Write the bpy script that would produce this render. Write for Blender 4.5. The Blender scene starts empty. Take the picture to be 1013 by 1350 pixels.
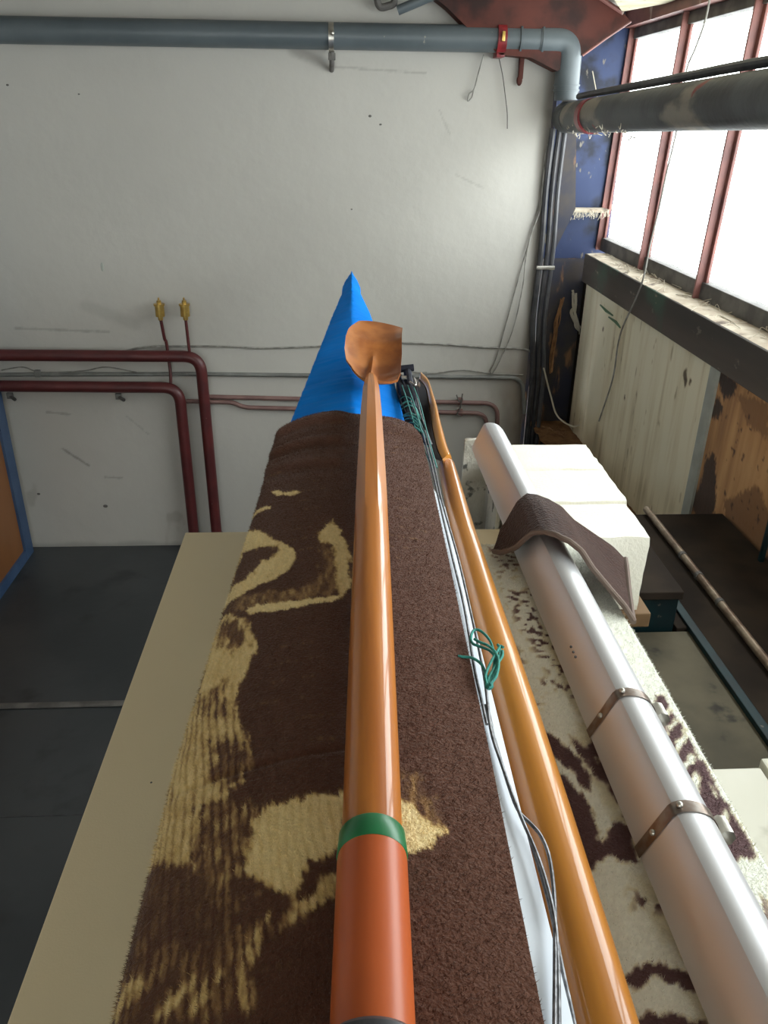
import bpy, bmesh, math, random
import numpy as np
from mathutils import Vector, Matrix
random.seed(7); RNG = np.random.default_rng(7)
SC = bpy.context.scene; COL = SC.collection

# ------------------------------------------------------------------ materials
def mat(name, c1, c2=None, scale=5.0, rough=.6, metal=0.0, bump=0.0, bscale=60.0, stretch=(1,1,1), coat=0.0,
        spots=None, lo=.35, hi=.65, sheen=0.0, spec=.5, bstretch=None, detail=5.0, roughvar=0.0):
    """two-tone noise colour, optional list of spots (colour, scale, lo, hi, stretch), optional bump"""
    m = bpy.data.materials.new(name); m.use_nodes = True
    nt = m.node_tree; N = nt.nodes; L = nt.links
    b = N['Principled BSDF']
    b.inputs['Roughness'].default_value = rough; b.inputs['Metallic'].default_value = metal
    b.inputs['Coat Weight'].default_value = coat; b.inputs['Coat Roughness'].default_value = .08
    b.inputs['Sheen Weight'].default_value = sheen; b.inputs['Specular IOR Level'].default_value = spec
    tc = N.new('ShaderNodeTexCoord')
    def noise(sc, st, det=detail):
        mp = N.new('ShaderNodeMapping'); mp.inputs['Scale'].default_value = st
        L.new(tc.outputs['Object'], mp.inputs['Vector'])
        n = N.new('ShaderNodeTexNoise'); n.inputs['Scale'].default_value = sc; n.inputs['Detail'].default_value = det
        L.new(mp.outputs['Vector'], n.inputs['Vector']); return n.outputs['Fac']
    def ramp(fac, a, c):
        r = N.new('ShaderNodeMapRange'); r.inputs['From Min'].default_value = a; r.inputs['From Max'].default_value = c
        r.interpolation_type = 'SMOOTHSTEP'; L.new(fac, r.inputs['Value']); return r.outputs['Result']
    def mix(fac, a, c):
        x = N.new('ShaderNodeMix'); x.data_type = 'RGBA'; L.new(fac, x.inputs['Factor'])
        for s, v in ((x.inputs['A'], a), (x.inputs['B'], c)):
            if isinstance(v, tuple): s.default_value = (*v, 1)
            else: L.new(v, s)
        return x.outputs['Result']
    cur = c1
    if c2 is not None: cur = mix(ramp(noise(scale, stretch), lo, hi), c1, c2)
    for (cs, ss, a, c, st) in (spots or []):
        cur = mix(ramp(noise(ss, st), a, c), cur, cs)
    if isinstance(cur, tuple): b.inputs['Base Color'].default_value = (*cur, 1)
    else: L.new(cur, b.inputs['Base Color'])
    if bump:
        bp = N.new('ShaderNodeBump'); bp.inputs['Strength'].default_value = 1.0; bp.inputs['Distance'].default_value = bump
        L.new(noise(bscale, bstretch or (1,1,1), 4), bp.inputs['Height']); L.new(bp.outputs['Normal'], b.inputs['Normal'])
    return m

def mat_vcol(name, rough=.95, bump=0.0, bscale=300):
    m = mat(name, (1,1,1), rough=rough, bump=bump, bscale=bscale, sheen=.15, spec=.15)
    nt = m.node_tree; a = nt.nodes.new('ShaderNodeAttribute'); a.attribute_name = 'weave'
    nt.links.new(a.outputs['Color'], nt.nodes['Principled BSDF'].inputs['Base Color'])
    return m

def mat_glass(name):
    m = bpy.data.materials.new(name); m.use_nodes = True
    nt = m.node_tree; N = nt.nodes; N.clear()
    out = N.new('ShaderNodeOutputMaterial'); mx = N.new('ShaderNodeMixShader')
    lw = N.new('ShaderNodeLayerWeight'); lw.inputs['Blend'].default_value = .5
    pw = N.new('ShaderNodeMath'); pw.operation = 'POWER'; pw.inputs[1].default_value = 5.0
    fr = N.new('ShaderNodeMath'); fr.operation = 'MULTIPLY_ADD'; fr.inputs[1].default_value = .6; fr.inputs[2].default_value = .03
    nt.links.new(lw.outputs['Facing'], pw.inputs[0]); nt.links.new(pw.outputs[0], fr.inputs[0])
    t = N.new('ShaderNodeBsdfTransparent'); t.inputs['Color'].default_value = (.93,.95,.94,1)
    g = N.new('ShaderNodeBsdfGlossy'); g.inputs['Roughness'].default_value = .03
    nt.links.new(fr.outputs[0], mx.inputs[0]); nt.links.new(t.outputs[0], mx.inputs[1]); nt.links.new(g.outputs[0], mx.inputs[2])
    nt.links.new(mx.outputs[0], out.inputs['Surface'])
    return m

# ------------------------------------------------------------------ mesh helpers
def new(): return bmesh.new()
def box(bm, x0, x1, y0, y1, z0, z1, bev=0.0):
    r = bmesh.ops.create_cube(bm, size=1.0)
    for v in r['verts']:
        v.co = Vector(((x0+x1)/2+v.co.x*(x1-x0), (y0+y1)/2+v.co.y*(y1-y0), (z0+z1)/2+v.co.z*(z1-z0)))
    if bev:
        es = {e for v in r['verts'] for e in v.link_edges}
        bmesh.ops.bevel(bm, geom=list(es), offset=bev, segments=2, affect='EDGES', profile=.6)
    return r['verts']
def frames(pts):
    T = []
    for i in range(len(pts)):
        a = pts[max(i-1,0)]; b = pts[min(i+1,len(pts)-1)]; T.append((b-a).normalized())
    n = Vector((0,0,1)) if abs(T[0].z) < .9 else Vector((1,0,0))
    n = (n - T[0]*n.dot(T[0])).normalized(); out = []
    for i, t in enumerate(T):
        n = (n - t*n.dot(t)).normalized(); out.append((n, t.cross(n)))
    return out
def tube(bm, pts, r, seg=16, caps=True, section=None):
    """sweep a circle (or a section of (a, b) points) along pts; r is a number or a list"""
    pts = [Vector(p) for p in pts]; fr = frames(pts); rings = []
    for i, p in enumerate(pts):
        rr = r[i] if isinstance(r, (list, tuple)) else r; n, b = fr[i]; ring = []
        if section is not None:
            for (a, c) in section: ring.append(bm.verts.new(p + b*a*rr + n*c*rr))
        else:
            for k in range(seg):
                t = 2*math.pi*k/seg; ring.append(bm.verts.new(p + n*math.cos(t)*rr + b*math.sin(t)*rr))
        rings.append(ring)
    m = len(rings[0])
    for i in range(len(rings)-1):
        for k in range(m):
            bm.faces.new((rings[i][k], rings[i][(k+1)%m], rings[i+1][(k+1)%m], rings[i+1][k]))
    if caps: bm.faces.new(rings[0][::-1]); bm.faces.new(rings[-1])
    return rings
def path(pts, rad=.06, n=8):
    """polyline with rounded corners"""
    pts = [Vector(p) for p in pts]; out = [pts[0]]
    for i in range(1, len(pts)-1):
        p = pts[i]; a = (pts[i-1]-p); b = (pts[i+1]-p); r = min(rad, a.length*.45, b.length*.45)
        A = p + a.normalized()*r; B = p + b.normalized()*r
        for k in range(n+1):
            t = k/n; out.append(A*(1-t)**2 + p*2*t*(1-t) + B*t*t)
    out.append(pts[-1]); return out
def smooth_path(pts, n=8):
    """Catmull-Rom through pts"""
    P = [Vector(p) for p in pts]; P = [P[0]*2-P[1]] + P + [P[-1]*2-P[-2]]; out = []
    for i in range(1, len(P)-2):
        a, b, c, d = P[i-1:i+3]
        for k in range(n):
            t = k/n
            out.append(.5*((2*b)+(c-a)*t+(2*a-5*b+4*c-d)*t*t+(3*b-a-3*c+d)*t**3))
    out.append(P[-2]); return out
def prism(bm, poly, axis, lo, hi):
    """extrude a 2D polygon along axis 'X','Y' or 'Z' between lo and hi"""
    def P(a, b, h): return {'X': (h,a,b), 'Y': (a,h,b), 'Z': (a,b,h)}[axis]
    A = [bm.verts.new(P(a,b,lo)) for a, b in poly]; B = [bm.verts.new(P(a,b,hi)) for a, b in poly]
    bm.faces.new(A); bm.faces.new(B[::-1]); n = len(A)
    for i in range(n): bm.faces.new((A[i], B[i], B[(i+1)%n], A[(i+1)%n]))
def grid(bm, rows, close=False):
    R = [[bm.verts.new(p) for p in row] for row in rows]; m = len(R[0])
    for i in range(len(R)-1):
        for k in range(m if close else m-1):
            bm.faces.new((R[i][k], R[i][(k+1)%m], R[i+1][(k+1)%m], R[i+1][k]))
    return R
def ball(bm, c, r, sx=1, sy=1, sz=1, seg=12):
    q = bmesh.ops.create_uvsphere(bm, u_segments=seg, v_segments=max(6, seg//2), radius=r)
    for v in q['verts']: v.co = Vector((c[0]+v.co.x*sx, c[1]+v.co.y*sy, c[2]+v.co.z*sz))

# ------------------------------------------------------------------ objects
def obj(name, bm, m, parent=None, smooth=True, angle=35):
    bmesh.ops.recalc_face_normals(bm, faces=bm.faces[:])
    co = [v.co for v in bm.verts]
    lo = Vector([min(c[i] for c in co) for i in range(3)]); hi = Vector([max(c[i] for c in co) for i in range(3)])
    base = Vector(((lo.x+hi.x)/2, (lo.y+hi.y)/2, lo.z))
    for v in bm.verts: v.co -= base
    me = bpy.data.meshes.new(name); bm.to_mesh(me); bm.free()
    if smooth:
        me.shade_smooth(); me.set_sharp_from_angle(angle=math.radians(angle))
    me.materials.append(m)
    o = bpy.data.objects.new(name, me); COL.objects.link(o)
    o.location = base
    if parent is not None:
        o.parent = parent; o.location = base - WORLD[parent]
    WORLD[o] = base
    return o
WORLD = {}
def thing(name, label, cat, loc=(0,0,0), group=None):
    o = bpy.data.objects.new(name, None); COL.objects.link(o); o.location = loc; o.empty_display_size = .05
    WORLD[o] = Vector(loc); o['label'] = label; o['category'] = cat
    if group: o['group'] = group
    return o
def tag(o, label, cat, group=None):
    o['label'] = label; o['category'] = cat
    if group: o['group'] = group
    return o
def struct(name, bm, m, label=None, cat=None, smooth=True):
    o = obj(name, bm, m, None, smooth); o['kind'] = 'structure'
    if label: o['label'] = label
    if cat: o['category'] = cat
    return o

# ------------------------------------------------------------------ numpy pattern helpers
def vnoise(x, y, seed=0):
    xi = np.floor(x).astype(np.int64); yi = np.floor(y).astype(np.int64); fx = x-xi; fy = y-yi
    fx = fx*fx*(3-2*fx); fy = fy*fy*(3-2*fy)
    def h(a, b):
        n = (a*374761393 + b*668265263 + seed*974634777) & 0xffffffff
        n = ((n ^ (n >> 13))*1274126177) & 0xffffffff
        return ((n ^ (n >> 16)) & 0xffff)/65535.0
    return (h(xi,yi)*(1-fx)+h(xi+1,yi)*fx)*(1-fy) + (h(xi,yi+1)*(1-fx)+h(xi+1,yi+1)*fx)*fy
def fbm(x, y, seed=0, o=3):
    s = 0; a = .5
    for k in range(o): s = s + a*(vnoise(x*2**k, y*2**k, seed+k)-.5); a *= .6
    return s
def sdist(x, y, poly):
    d = np.full(x.shape, 1e9); inside = np.zeros(x.shape, bool); n = len(poly)
    for i in range(n):
        x0, y0 = poly[i]; x1, y1 = poly[(i+1)%n]; ex, ey = x1-x0, y1-y0
        t = np.clip(((x-x0)*ex+(y-y0)*ey)/(ex*ex+ey*ey+1e-12), 0, 1)
        d = np.minimum(d, np.hypot(x-x0-t*ex, y-y0-t*ey))
        if y1 != y0:
            c = ((y0 > y) != (y1 > y)) & (x < (x1-x0)*(y-y0)/(y1-y0)+x0); inside ^= c
    return np.where(inside, -d, d)
def sstep(v, a, b):
    t = np.clip((v-a)/(b-a), 0, 1); return t*t*(3-2*t)
def paint(x, y, shapes, v):
    """lay woven shapes (polygon, tone, soft edge, raggedness) over the base tone v"""
    rag = fbm(x*160, y*70, 3)
    for (poly, tone, soft, rg) in shapes:
        a = 1 - sstep(sdist(x, y, poly) + rag*rg, -soft, soft)
        v = v*(1-a) + tone*a
    return v
def tones(v, cs):
    """piecewise colour of tone 0..1"""
    k = np.linspace(0, 1, len(cs)); return np.stack([np.interp(v, k, [c[i] for c in cs]) for i in range(3)], -1)
def mesh_np(name, V, cols, nu, nv, m, parent=None):
    """V: (nu*nv,3) grid, with a woven colour per vertex"""
    base = np.array([(V[:,0].min()+V[:,0].max())/2, (V[:,1].min()+V[:,1].max())/2, V[:,2].min()])
    i, j = np.meshgrid(np.arange(nu-1), np.arange(nv-1), indexing='ij'); a = (i*nv+j).ravel()
    F = np.stack([a, a+nv, a+nv+1, a+1], -1)
    return _link(name, V-base, F, 4, cols, m, base, parent)
def _link(name, V, F, n, cols, m, base, parent):
    me = bpy.data.meshes.new(name); me.vertices.add(len(V)); me.vertices.foreach_set('co', V.ravel().astype(np.float32))
    me.loops.add(F.size); me.loops.foreach_set('vertex_index', F.ravel().astype(np.int32))
    me.polygons.add(len(F)); me.polygons.foreach_set('loop_start', (np.arange(len(F))*n).astype(np.int32))
    me.update(calc_edges=True)
    at = me.color_attributes.new('weave', 'FLOAT_COLOR', 'POINT')
    at.data.foreach_set('color', np.concatenate([cols, np.ones((len(cols),1))], 1).ravel().astype(np.float32))
    me.shade_smooth(); me.materials.append(m); me.validate()
    o = bpy.data.objects.new(name, me); COL.objects.link(o); WORLD[o] = Vector(base)
    o.location = Vector(base) if parent is None else Vector(base)-WORLD[parent]
    if parent is not None: o.parent = parent
    return o
def pile(V, cols, nu, nv, count, length, width, m, parent, lay=(0,0,0), pressed=None):
    """short woven fibres standing on a cloth grid"""
    G = V.reshape(nu, nv, 3); C = cols.reshape(nu, nv, 3)
    i = RNG.integers(0, nu-1, count); j = RNG.integers(0, nv-1, count); u = RNG.random((count,1)); w = RNG.random((count,1))
    P = G[i,j]*(1-u)*(1-w)+G[i+1,j]*u*(1-w)+G[i,j+1]*(1-u)*w+G[i+1,j+1]*u*w
    if pressed is not None:
        keep = ~pressed(P[:,0], P[:,1]); i, j, P = i[keep], j[keep], P[keep]; count = len(P)
    n = np.cross(G[i+1,j]-G[i,j], G[i,j+1]-G[i,j]); n /= np.linalg.norm(n, axis=1, keepdims=True)+1e-12
    n *= np.sign(n[:,2:3]+.02)
    d = n + RNG.normal(0, .55, (count,3)) + np.array(lay); d /= np.linalg.norm(d, axis=1, keepdims=True)
    s = np.cross(d, RNG.normal(0, 1, (count,3))); s /= np.linalg.norm(s, axis=1, keepdims=True)
    ln = length*(.6+.8*RNG.random((count,1)))
    T = np.stack([P-s*width-n*.001, P+s*width-n*.001, P+d*ln], 1).reshape(-1,3)
    c = np.repeat(C[i,j]*(.8+.4*RNG.random((count,1))), 3, 0)
    F = np.arange(count*3).reshape(-1,3)
    base = np.array([T[:,0].mean(), T[:,1].mean(), T[:,2].min()])
    o = _link('pile', T-base, F, 3, c, m, base, parent); o['kind'] = 'stuff'
    return o

# ------------------------------------------------------------------ palette
M = {}
M['wall'] = mat('aged_white_paint', (.56,.55,.52), (.46,.455,.43), scale=1.6, rough=.75, bump=.004, bscale=9, spots=[((.30,.28,.24), 3.0, .70, .80, (1,1,.5)), ((.20,.17,.14), 26, .74, .80, (1,1,1))])
M['dullboard'] = mat('dull_grey_brown_board', (.44,.40,.34), (.36,.33,.28), scale=3, rough=.8)
M['floor'] = mat('dark_lino', (.030,.034,.037), (.048,.052,.055), scale=2.2, rough=.42, bump=.0006, bscale=25, spots=[((.020,.022,.024), 5, .55, .72, (1,1,1)), ((.4,.4,.38), 60, .80, .82, (1,1,1))])
M['ceiling'] = mat('mouldy_ceiling_board', (.52,.47,.34), (.38,.34,.22), scale=9, rough=.8, spots=[((.08,.07,.05), 30, .64, .70, (1,1,1))])
M['beam'] = mat('red_oxide_steel', (.105,.030,.021), (.075,.023,.017), scale=4, rough=.65, spec=.25, spots=[((.030,.014,.012), 5, .46, .62, (1,1,1))])
M['frame'] = mat('oxide_frame_paint', (.22,.085,.07), (.13,.055,.05), scale=8, rough=.55, spots=[((.35,.27,.24), 20, .62, .7, (1,1,.3))])
M['blue'] = mat('blue_steel_paint', (.022,.036,.095), (.035,.050,.115), scale=5, rough=.55, spec=.3, spots=[((.008,.009,.014), 5, .48, .62, (1,1,1)), ((.18,.16,.13), 40, .64, .72, (1,1,.4))])
M['bluerust'] = mat('rusty_blue_steel', (.02,.022,.04), (.05,.04,.035), scale=9, rough=.7, spots=[((.25,.13,.06), 12, .60, .72, (2,2,.5))])
M['bluewood'] = mat('blue_wood_paint', (.035,.075,.16), (.06,.11,.21), scale=6, rough=.5)
M['orangeply'] = mat('varnished_ply', (.27,.11,.035), (.21,.082,.026), scale=3, rough=.5, stretch=(1,1,.25))
M['sill'] = mat('weathered_dark_wood', (.115,.088,.072), (.055,.046,.040), scale=4, rough=.8, stretch=(1,.12,1), bump=.002, bscale=30, bstretch=(1,.1,1), spots=[((.06,.10,.07), 2.2, .56, .68, (1,1,1)), ((.26,.22,.17), 22, .64, .74, (1,.5,1))])
M['silltop'] = mat('dusty_sill_top', (.48,.42,.33), (.34,.28,.21), scale=14, rough=.9, bump=.003, bscale=60, spots=[((.12,.09,.07), 18, .58, .7, (1,1,1))])
M['rail'] = mat('grimy_sash_rail', (.13,.12,.11), (.07,.065,.06), scale=15, rough=.7)
M['panel'] = mat('grimy_white_board', (.60,.57,.47), (.46,.43,.33), scale=9, rough=.6, stretch=(1,1,.10), bump=.0015, bscale=16, bstretch=(1,1,.15), spots=[((.20,.15,.09), 14, .66, .76, (1,1,.22)), ((.10,.07,.05), 30, .76, .80, (1,1,.6))])
M['ply'] = mat('water_stained_ply', (.42,.215,.085), (.30,.14,.05), scale=5, rough=.55, stretch=(1,1,.25), spots=[((.045,.016,.010), 3.4, .60, .66, (1,1,.42)), ((.10,.05,.025), 16, .63, .74, (1,1,.7))])
M['strip'] = mat('pale_joint_strip', (.42,.44,.39), (.33,.34,.30), scale=12, rough=.5)
M['debris'] = mat('crumbled_fibreboard', (.36,.185,.08), (.22,.11,.05), scale=25, rough=.95, bump=.006, bscale=50)
M['pvc'] = mat('grey_pvc', (.105,.125,.135), (.085,.103,.112), scale=6, rough=.40, spots=[((.25,.24,.21), 35, .70, .76, (1,1,1))])
M['pvcdusty'] = mat('dusty_pvc', (.085,.09,.09), (.055,.055,.055), scale=7, rough=.6, bump=.0015, bscale=45, spots=[((.24,.21,.165), 9, .52, .66, (1,.45,1)), ((.20,.03,.025), 6.5, .71, .75, (1,1,1))])
M['chrome'] = mat('dull_steel', (.55,.53,.48), (.38,.36,.32), scale=30, rough=.32, metal=.9)
M['redmetal'] = mat('red_painted_clamp', (.27,.018,.022), (.16,.014,.018), scale=25, rough=.4)
M['redpipe'] = mat('dull_red_pipe_paint', (.095,.016,.016), (.07,.013,.014), scale=12, rough=.42, spots=[((.22,.15,.13), 50, .72, .78, (1,1,1))])
M['thinpipe'] = mat('mauve_brown_pipe_paint', (.22,.125,.11), (.17,.09,.08), scale=12, rough=.5)
M['conduit'] = mat('grey_conduit', (.20,.20,.185), (.14,.14,.13), scale=14, rough=.5)
M['greytube'] = mat('dull_grey_tube', (.075,.075,.08), (.05,.05,.055), scale=20, rough=.45)
M['brass'] = mat('brass', (.62,.42,.12), (.45,.30,.09), scale=40, rough=.3, metal=.85)
M['cable'] = mat('dull_cable', (.30,.29,.26), (.18,.17,.15), scale=30, rough=.6)
M['blackcable'] = mat('black_cable', (.022,.022,.026), (.05,.048,.05), scale=20, rough=.5)
M['steelwire'] = mat('steel_wire', (.20,.20,.21), (.09,.09,.095), scale=120, rough=.4, metal=.7, bump=.0004, bscale=600)
M['beige'] = mat('beige_laminate', (.72,.60,.39), (.70,.58,.375), scale=2, rough=.55, bump=.0002, bscale=400)
M['trestle'] = mat('plain_timber', (.30,.20,.11), (.24,.15,.08), scale=6, rough=.7, stretch=(1,1,.1))
M['hull'] = mat('white_gelcoat', (.72,.76,.82), (.66,.71,.78), scale=4, rough=.25, coat=.3)
M['cover'] = mat('blue_cover_cloth', (.001,.235,.84), (.001,.205,.76), scale=7, rough=.75, bump=.0012, bscale=26, bstretch=(1,5,1), spec=.10)
M['shaft'] = mat('varnished_shaft_wood', (.48,.160,.022), (.33,.090,.011), scale=26, rough=.38, stretch=(1,.03,1), coat=.55, spec=.2, lo=.38, hi=.62, spots=[((.17,.055,.015), 60, .62, .76, (1,.025,1))])
M['blade'] = mat('varnished_blade_wood', (.40,.140,.034), (.25,.075,.016), scale=14, rough=.42, stretch=(.6,.5,1), coat=.4, spec=.2, lo=.42, hi=.58)
M['oldshaft'] = mat('aged_shaft_wood', (.46,.180,.022), (.31,.102,.012), scale=24, rough=.38, stretch=(1,.035,1), coat=.6, spec=.2, spots=[((.025,.014,.008), 9, .725, .76, (1,.45,1))])
M['darkblade'] = mat('dark_stained_blade', (.050,.028,.021), (.032,.018,.014), scale=20, rough=.6, stretch=(1,.1,1), spec=.15)
M['sleeve'] = mat('orange_brown_sleeve', (.46,.095,.022), (.44,.088,.02), scale=8, rough=.33, spec=.35)
M['green'] = mat('green_tape', (.008,.14,.045), rough=.35)
M['black'] = mat('black_rubber', (.035,.035,.04), (.06,.06,.065), scale=30, rough=.45)
M['alu'] = mat('brushed_aluminium', (.54,.54,.55), (.49,.49,.50), scale=3, rough=.36, metal=.52, stretch=(1,.1,1))
M['bandmetal'] = mat('worn_band_metal', (.40,.36,.32), (.30,.22,.18), scale=60, rough=.35, metal=.8)
M['foam'] = mat('white_polystyrene', (.82,.79,.69), (.77,.74,.63), scale=6, rough=.9, bump=.0015, bscale=170)
M['foamold'] = mat('dirty_polystyrene', (.50,.48,.42), (.36,.34,.29), scale=10, rough=.9, bump=.003, bscale=120, spots=[((.10,.10,.09), 34, .60, .70, (1,1,1))])
M['fleece'] = mat('brown_fleece', (.105,.05,.036), (.075,.034,.025), scale=120, rough=.95, bump=.003, bscale=260, sheen=.3, spec=.15)
M['hem'] = mat('grey_brown_binding', (.13,.09,.07), rough=.8)
M['tray'] = mat('grimy_grey_board', (.110,.094,.062), (.066,.058,.040), scale=6, rough=.75, spec=.2, spots=[((.03,.027,.022), 12, .60, .72, (1,1,1))])
M['teal'] = mat('dark_teal_paint', (.003,.022,.026), (.004,.014,.017), scale=14, rough=.5, spec=.3, spots=[((.12,.10,.08), 45, .68, .76, (1,1,1))])
M['darktop'] = mat('dark_brown_bench', (.034,.025,.018), (.020,.015,.012), scale=7, rough=.9, spec=.1)
M['rod'] = mat('tarnished_rod', (.34,.27,.20), (.20,.14,.10), scale=30, rough=.4, metal=.6)
M['plank'] = mat('cream_painted_plank', (.60,.58,.50), (.54,.52,.43), scale=5, rough=.5, spots=[((.30,.27,.2), 7, .66, .78, (1,1,1))])
M['packer'] = mat('raw_pine', (.20,.12,.055), (.14,.08,.035), scale=12, rough=.8)
M['twine'] = mat('turquoise_twine', (.03,.27,.22), (.02,.19,.16), scale=120, rough=.7, bump=.0008, bscale=500)
M['net'] = mat('green_netting', (.045,.23,.20), rough=.6)
M['matteblack'] = mat('matte_black_plastic', (.014,.015,.020), (.030,.032,.045), scale=30, rough=.7, spec=.15)
M['trashgreen'] = mat('faded_green', (.10,.17,.10), rough=.8)
M['glass'] = mat_glass('window_glass')
M['cobweb'] = mat('dusty_cobweb', (.50,.45,.36), rough=.9)
M['weave'] = mat_vcol('woven_blanket', bump=.0022, bscale=330)
M['fibre'] = mat_vcol('blanket_fibre')

WY = 3.59      # face of the back wall
XL = -1.54     # face of the left wall
XW = 1.20      # window plane
REAR = -2.6; WE = -.10
CZ = 2.372

# ------------------------------------------------------------------ the room
b = new(); box(b, -2.2, 1.45, REAR, 4.0, -.08, 0); struct('floor', b, M['floor'], smooth=False)
b = new(); box(b, -2.2, 1.26, REAR, 3.85, CZ, CZ+.06); struct('ceiling', b, M['dullboard'], smooth=False)
b = new(); prism(b, [(1.09,3.485), (.962,3.18), (.80,2.80), (.80,1.9), (1.165,1.9), (1.165,3.24)], 'Z', 2.333, CZ-.001); struct('ceiling_board', b, M['ceiling'], smooth=False)
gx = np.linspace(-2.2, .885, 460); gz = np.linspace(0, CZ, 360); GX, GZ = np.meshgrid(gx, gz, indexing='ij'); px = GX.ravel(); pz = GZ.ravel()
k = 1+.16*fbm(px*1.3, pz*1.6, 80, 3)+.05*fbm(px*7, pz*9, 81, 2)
wc = np.array([.500,.480,.440])[None,:]*k[:,None]
def soil(mask, col):
    global wc
    wc = wc*(1-mask[:,None])+np.array(col)[None,:]*mask[:,None]
n1 = fbm(px*6, pz*3, 82, 4)
soil(.80*sstep(px+.22*n1, .70, .90)*sstep(-pz-.5*n1, -1.25, -.80), (.17,.125,.085))
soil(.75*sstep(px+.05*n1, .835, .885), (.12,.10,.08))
soil(.5*sstep(n1+.05*fbm(px*30, pz*30, 83, 2), .22, .30)*sstep(-pz, -1.15, -.6), (.33,.29,.25))
soil(.35*sstep(-pz-.03*n1, -.035, -.005), (.12,.11,.10))
for (q, a, w_) in (((-1.31,.53,-1.20,.44), .75, .006), ((-1.35,.71,-1.25,.70), .5, .006), ((-1.13,.38,-1.05,.375), .5, .005), ((-.99,.69,-.90,.60), .35, .004), ((.00,2.135,.36,2.12), .4, .004), ((-.16,2.19,-.02,2.14), .5, .022), ((.42,1.99,.47,1.90), .3, .004), ((-1.42,1.10,-1.02,1.085), .45, .006), ((-1.1,1.20,-.9,1.12), .2, .03), ((.5,1.75,.62,1.70), .25, .004)):
    x0, z0, x1, z1 = q; t_ = np.clip(((px-x0)*(x1-x0)+(pz-z0)*(z1-z0))/((x1-x0)**2+(z1-z0)**2), 0, 1)
    d_ = np.hypot(px-x0-t_*(x1-x0), pz-z0-t_*(z1-z0))
    soil(a*(1-sstep(d_+.01*fbm(px*60, pz*60, 84, 2), w_*.3, w_*1.4)), (.22,.20,.18))
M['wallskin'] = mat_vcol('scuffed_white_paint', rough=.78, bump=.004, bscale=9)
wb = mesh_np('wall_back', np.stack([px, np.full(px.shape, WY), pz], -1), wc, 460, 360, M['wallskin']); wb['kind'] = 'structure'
b = new(); box(b, -2.2, .885, WY+.002, WY+.12, 0, CZ); obj('wall_core', b, M['wall'], wb, False)
b = new(); box(b, .885, 1.205, 3.74, 3.86, 0, CZ); struct('wall_back_corner', b, M['bluerust'], smooth=False)
b = new(); box(b, XL-.12, XL, REAR, WY, 0, CZ); wl = struct('wall_left', b, M['wall'], smooth=False)
b = new(); box(b, XL, XL+.02, 3.46, 3.545, 0, CZ); obj('corner_post', b, M['bluewood'], wl, False)
b = new(); box(b, XL, XL+.02, REAR, 3.46, 0, .05); obj('bottom_rail', b, M['bluewood'], wl, False)
b = new(); box(b, XL, XL+.008, 1.9, 3.46, .05, .98); obj('plywood_panel', b, M['orangeply'], wl, False)
b = new(); box(b, -2.2, 1.3, REAR-.12, REAR, 0, 1.0); box(b, -2.2, 1.3, REAR-.12, REAR, 2.15, CZ); box(b, -2.2, -1.4, REAR-.12, REAR, 1.0, 2.15); box(b, .7, 1.3, REAR-.12, REAR, 1.0, 2.15); struct('wall_rear', b, M['dullboard'], smooth=False)
b = new(); box(b, -1.4, .7, REAR-.07, REAR-.03, 1.0, 1.05); box(b, -1.4, .7, REAR-.07, REAR-.03, 2.10, 2.15); w2 = struct('window_2', b, M['frame'], smooth=False)
for x in (-1.385, -.70, -.01, .685):
    b = new(); box(b, x-.015, x+.015, REAR-.07, REAR-.03, 1.05, 2.10); obj('glazing_bar', b, M['frame'], w2, False)
for x0, x1 in ((-1.37,-.715), (-.685,-.025), (.005,.67)):
    b = new(); box(b, x0, x1, REAR-.052, REAR-.049, 1.05, 2.10); obj('pane', b, M['glass'], w2, False)
# right wall: dado under the windows with its cladding, head above them
b = new(); box(b, 1.125, 1.26, REAR, 3.74, 0, 1.315); wr = struct('wall_right', b, M['darktop'], smooth=False)
def clad(name, x, y0, y1, z0, z1, ny, nz, colour, m):
    Y, Z = np.meshgrid(np.linspace(y0, y1, ny), np.linspace(z0, z1, nz), indexing='ij'); py, pz = Y.ravel(), Z.ravel()
    return mesh_np(name, np.stack([np.full(py.shape, x), py, pz], -1), colour(py, pz), ny, nz, m, wr)
def board_colour(y, z):
    n = fbm(y*34, z*2.6, 90, 4); g = fbm(y*3, z*3, 91, 3)
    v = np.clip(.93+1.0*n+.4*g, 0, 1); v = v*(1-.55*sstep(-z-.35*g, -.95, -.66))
    st = sstep(vnoise(y*46, z*7, 92)*.7+.3*vnoise(y*110, z*40, 93), .80, .90); v = v*(1-.45*st)
    for (cy, cz, r_) in ((2.415,1.235,.016), (2.40,1.215,.013), (2.37,1.225,.010), (3.26,1.18,.010), (2.9,1.0,.008)):
        v = v*(1-.9*(1-sstep(np.hypot(y-cy, (z-cz)*.7)+.012*fbm(y*90, z*90, 94, 2), r_*.5, r_*1.2)))
    return tones(v, [(.045,.030,.020), (.27,.195,.11), (.55,.46,.29), (.76,.67,.47), (.84,.77,.58)])
M['boardskin'] = mat_vcol('grimy_white_board', rough=.6, bump=.0012, bscale=30)
clad('painted_board', 1.108, 2.243, 3.56, .62, 1.315, 300, 170, board_colour, M['boardskin'])
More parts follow.
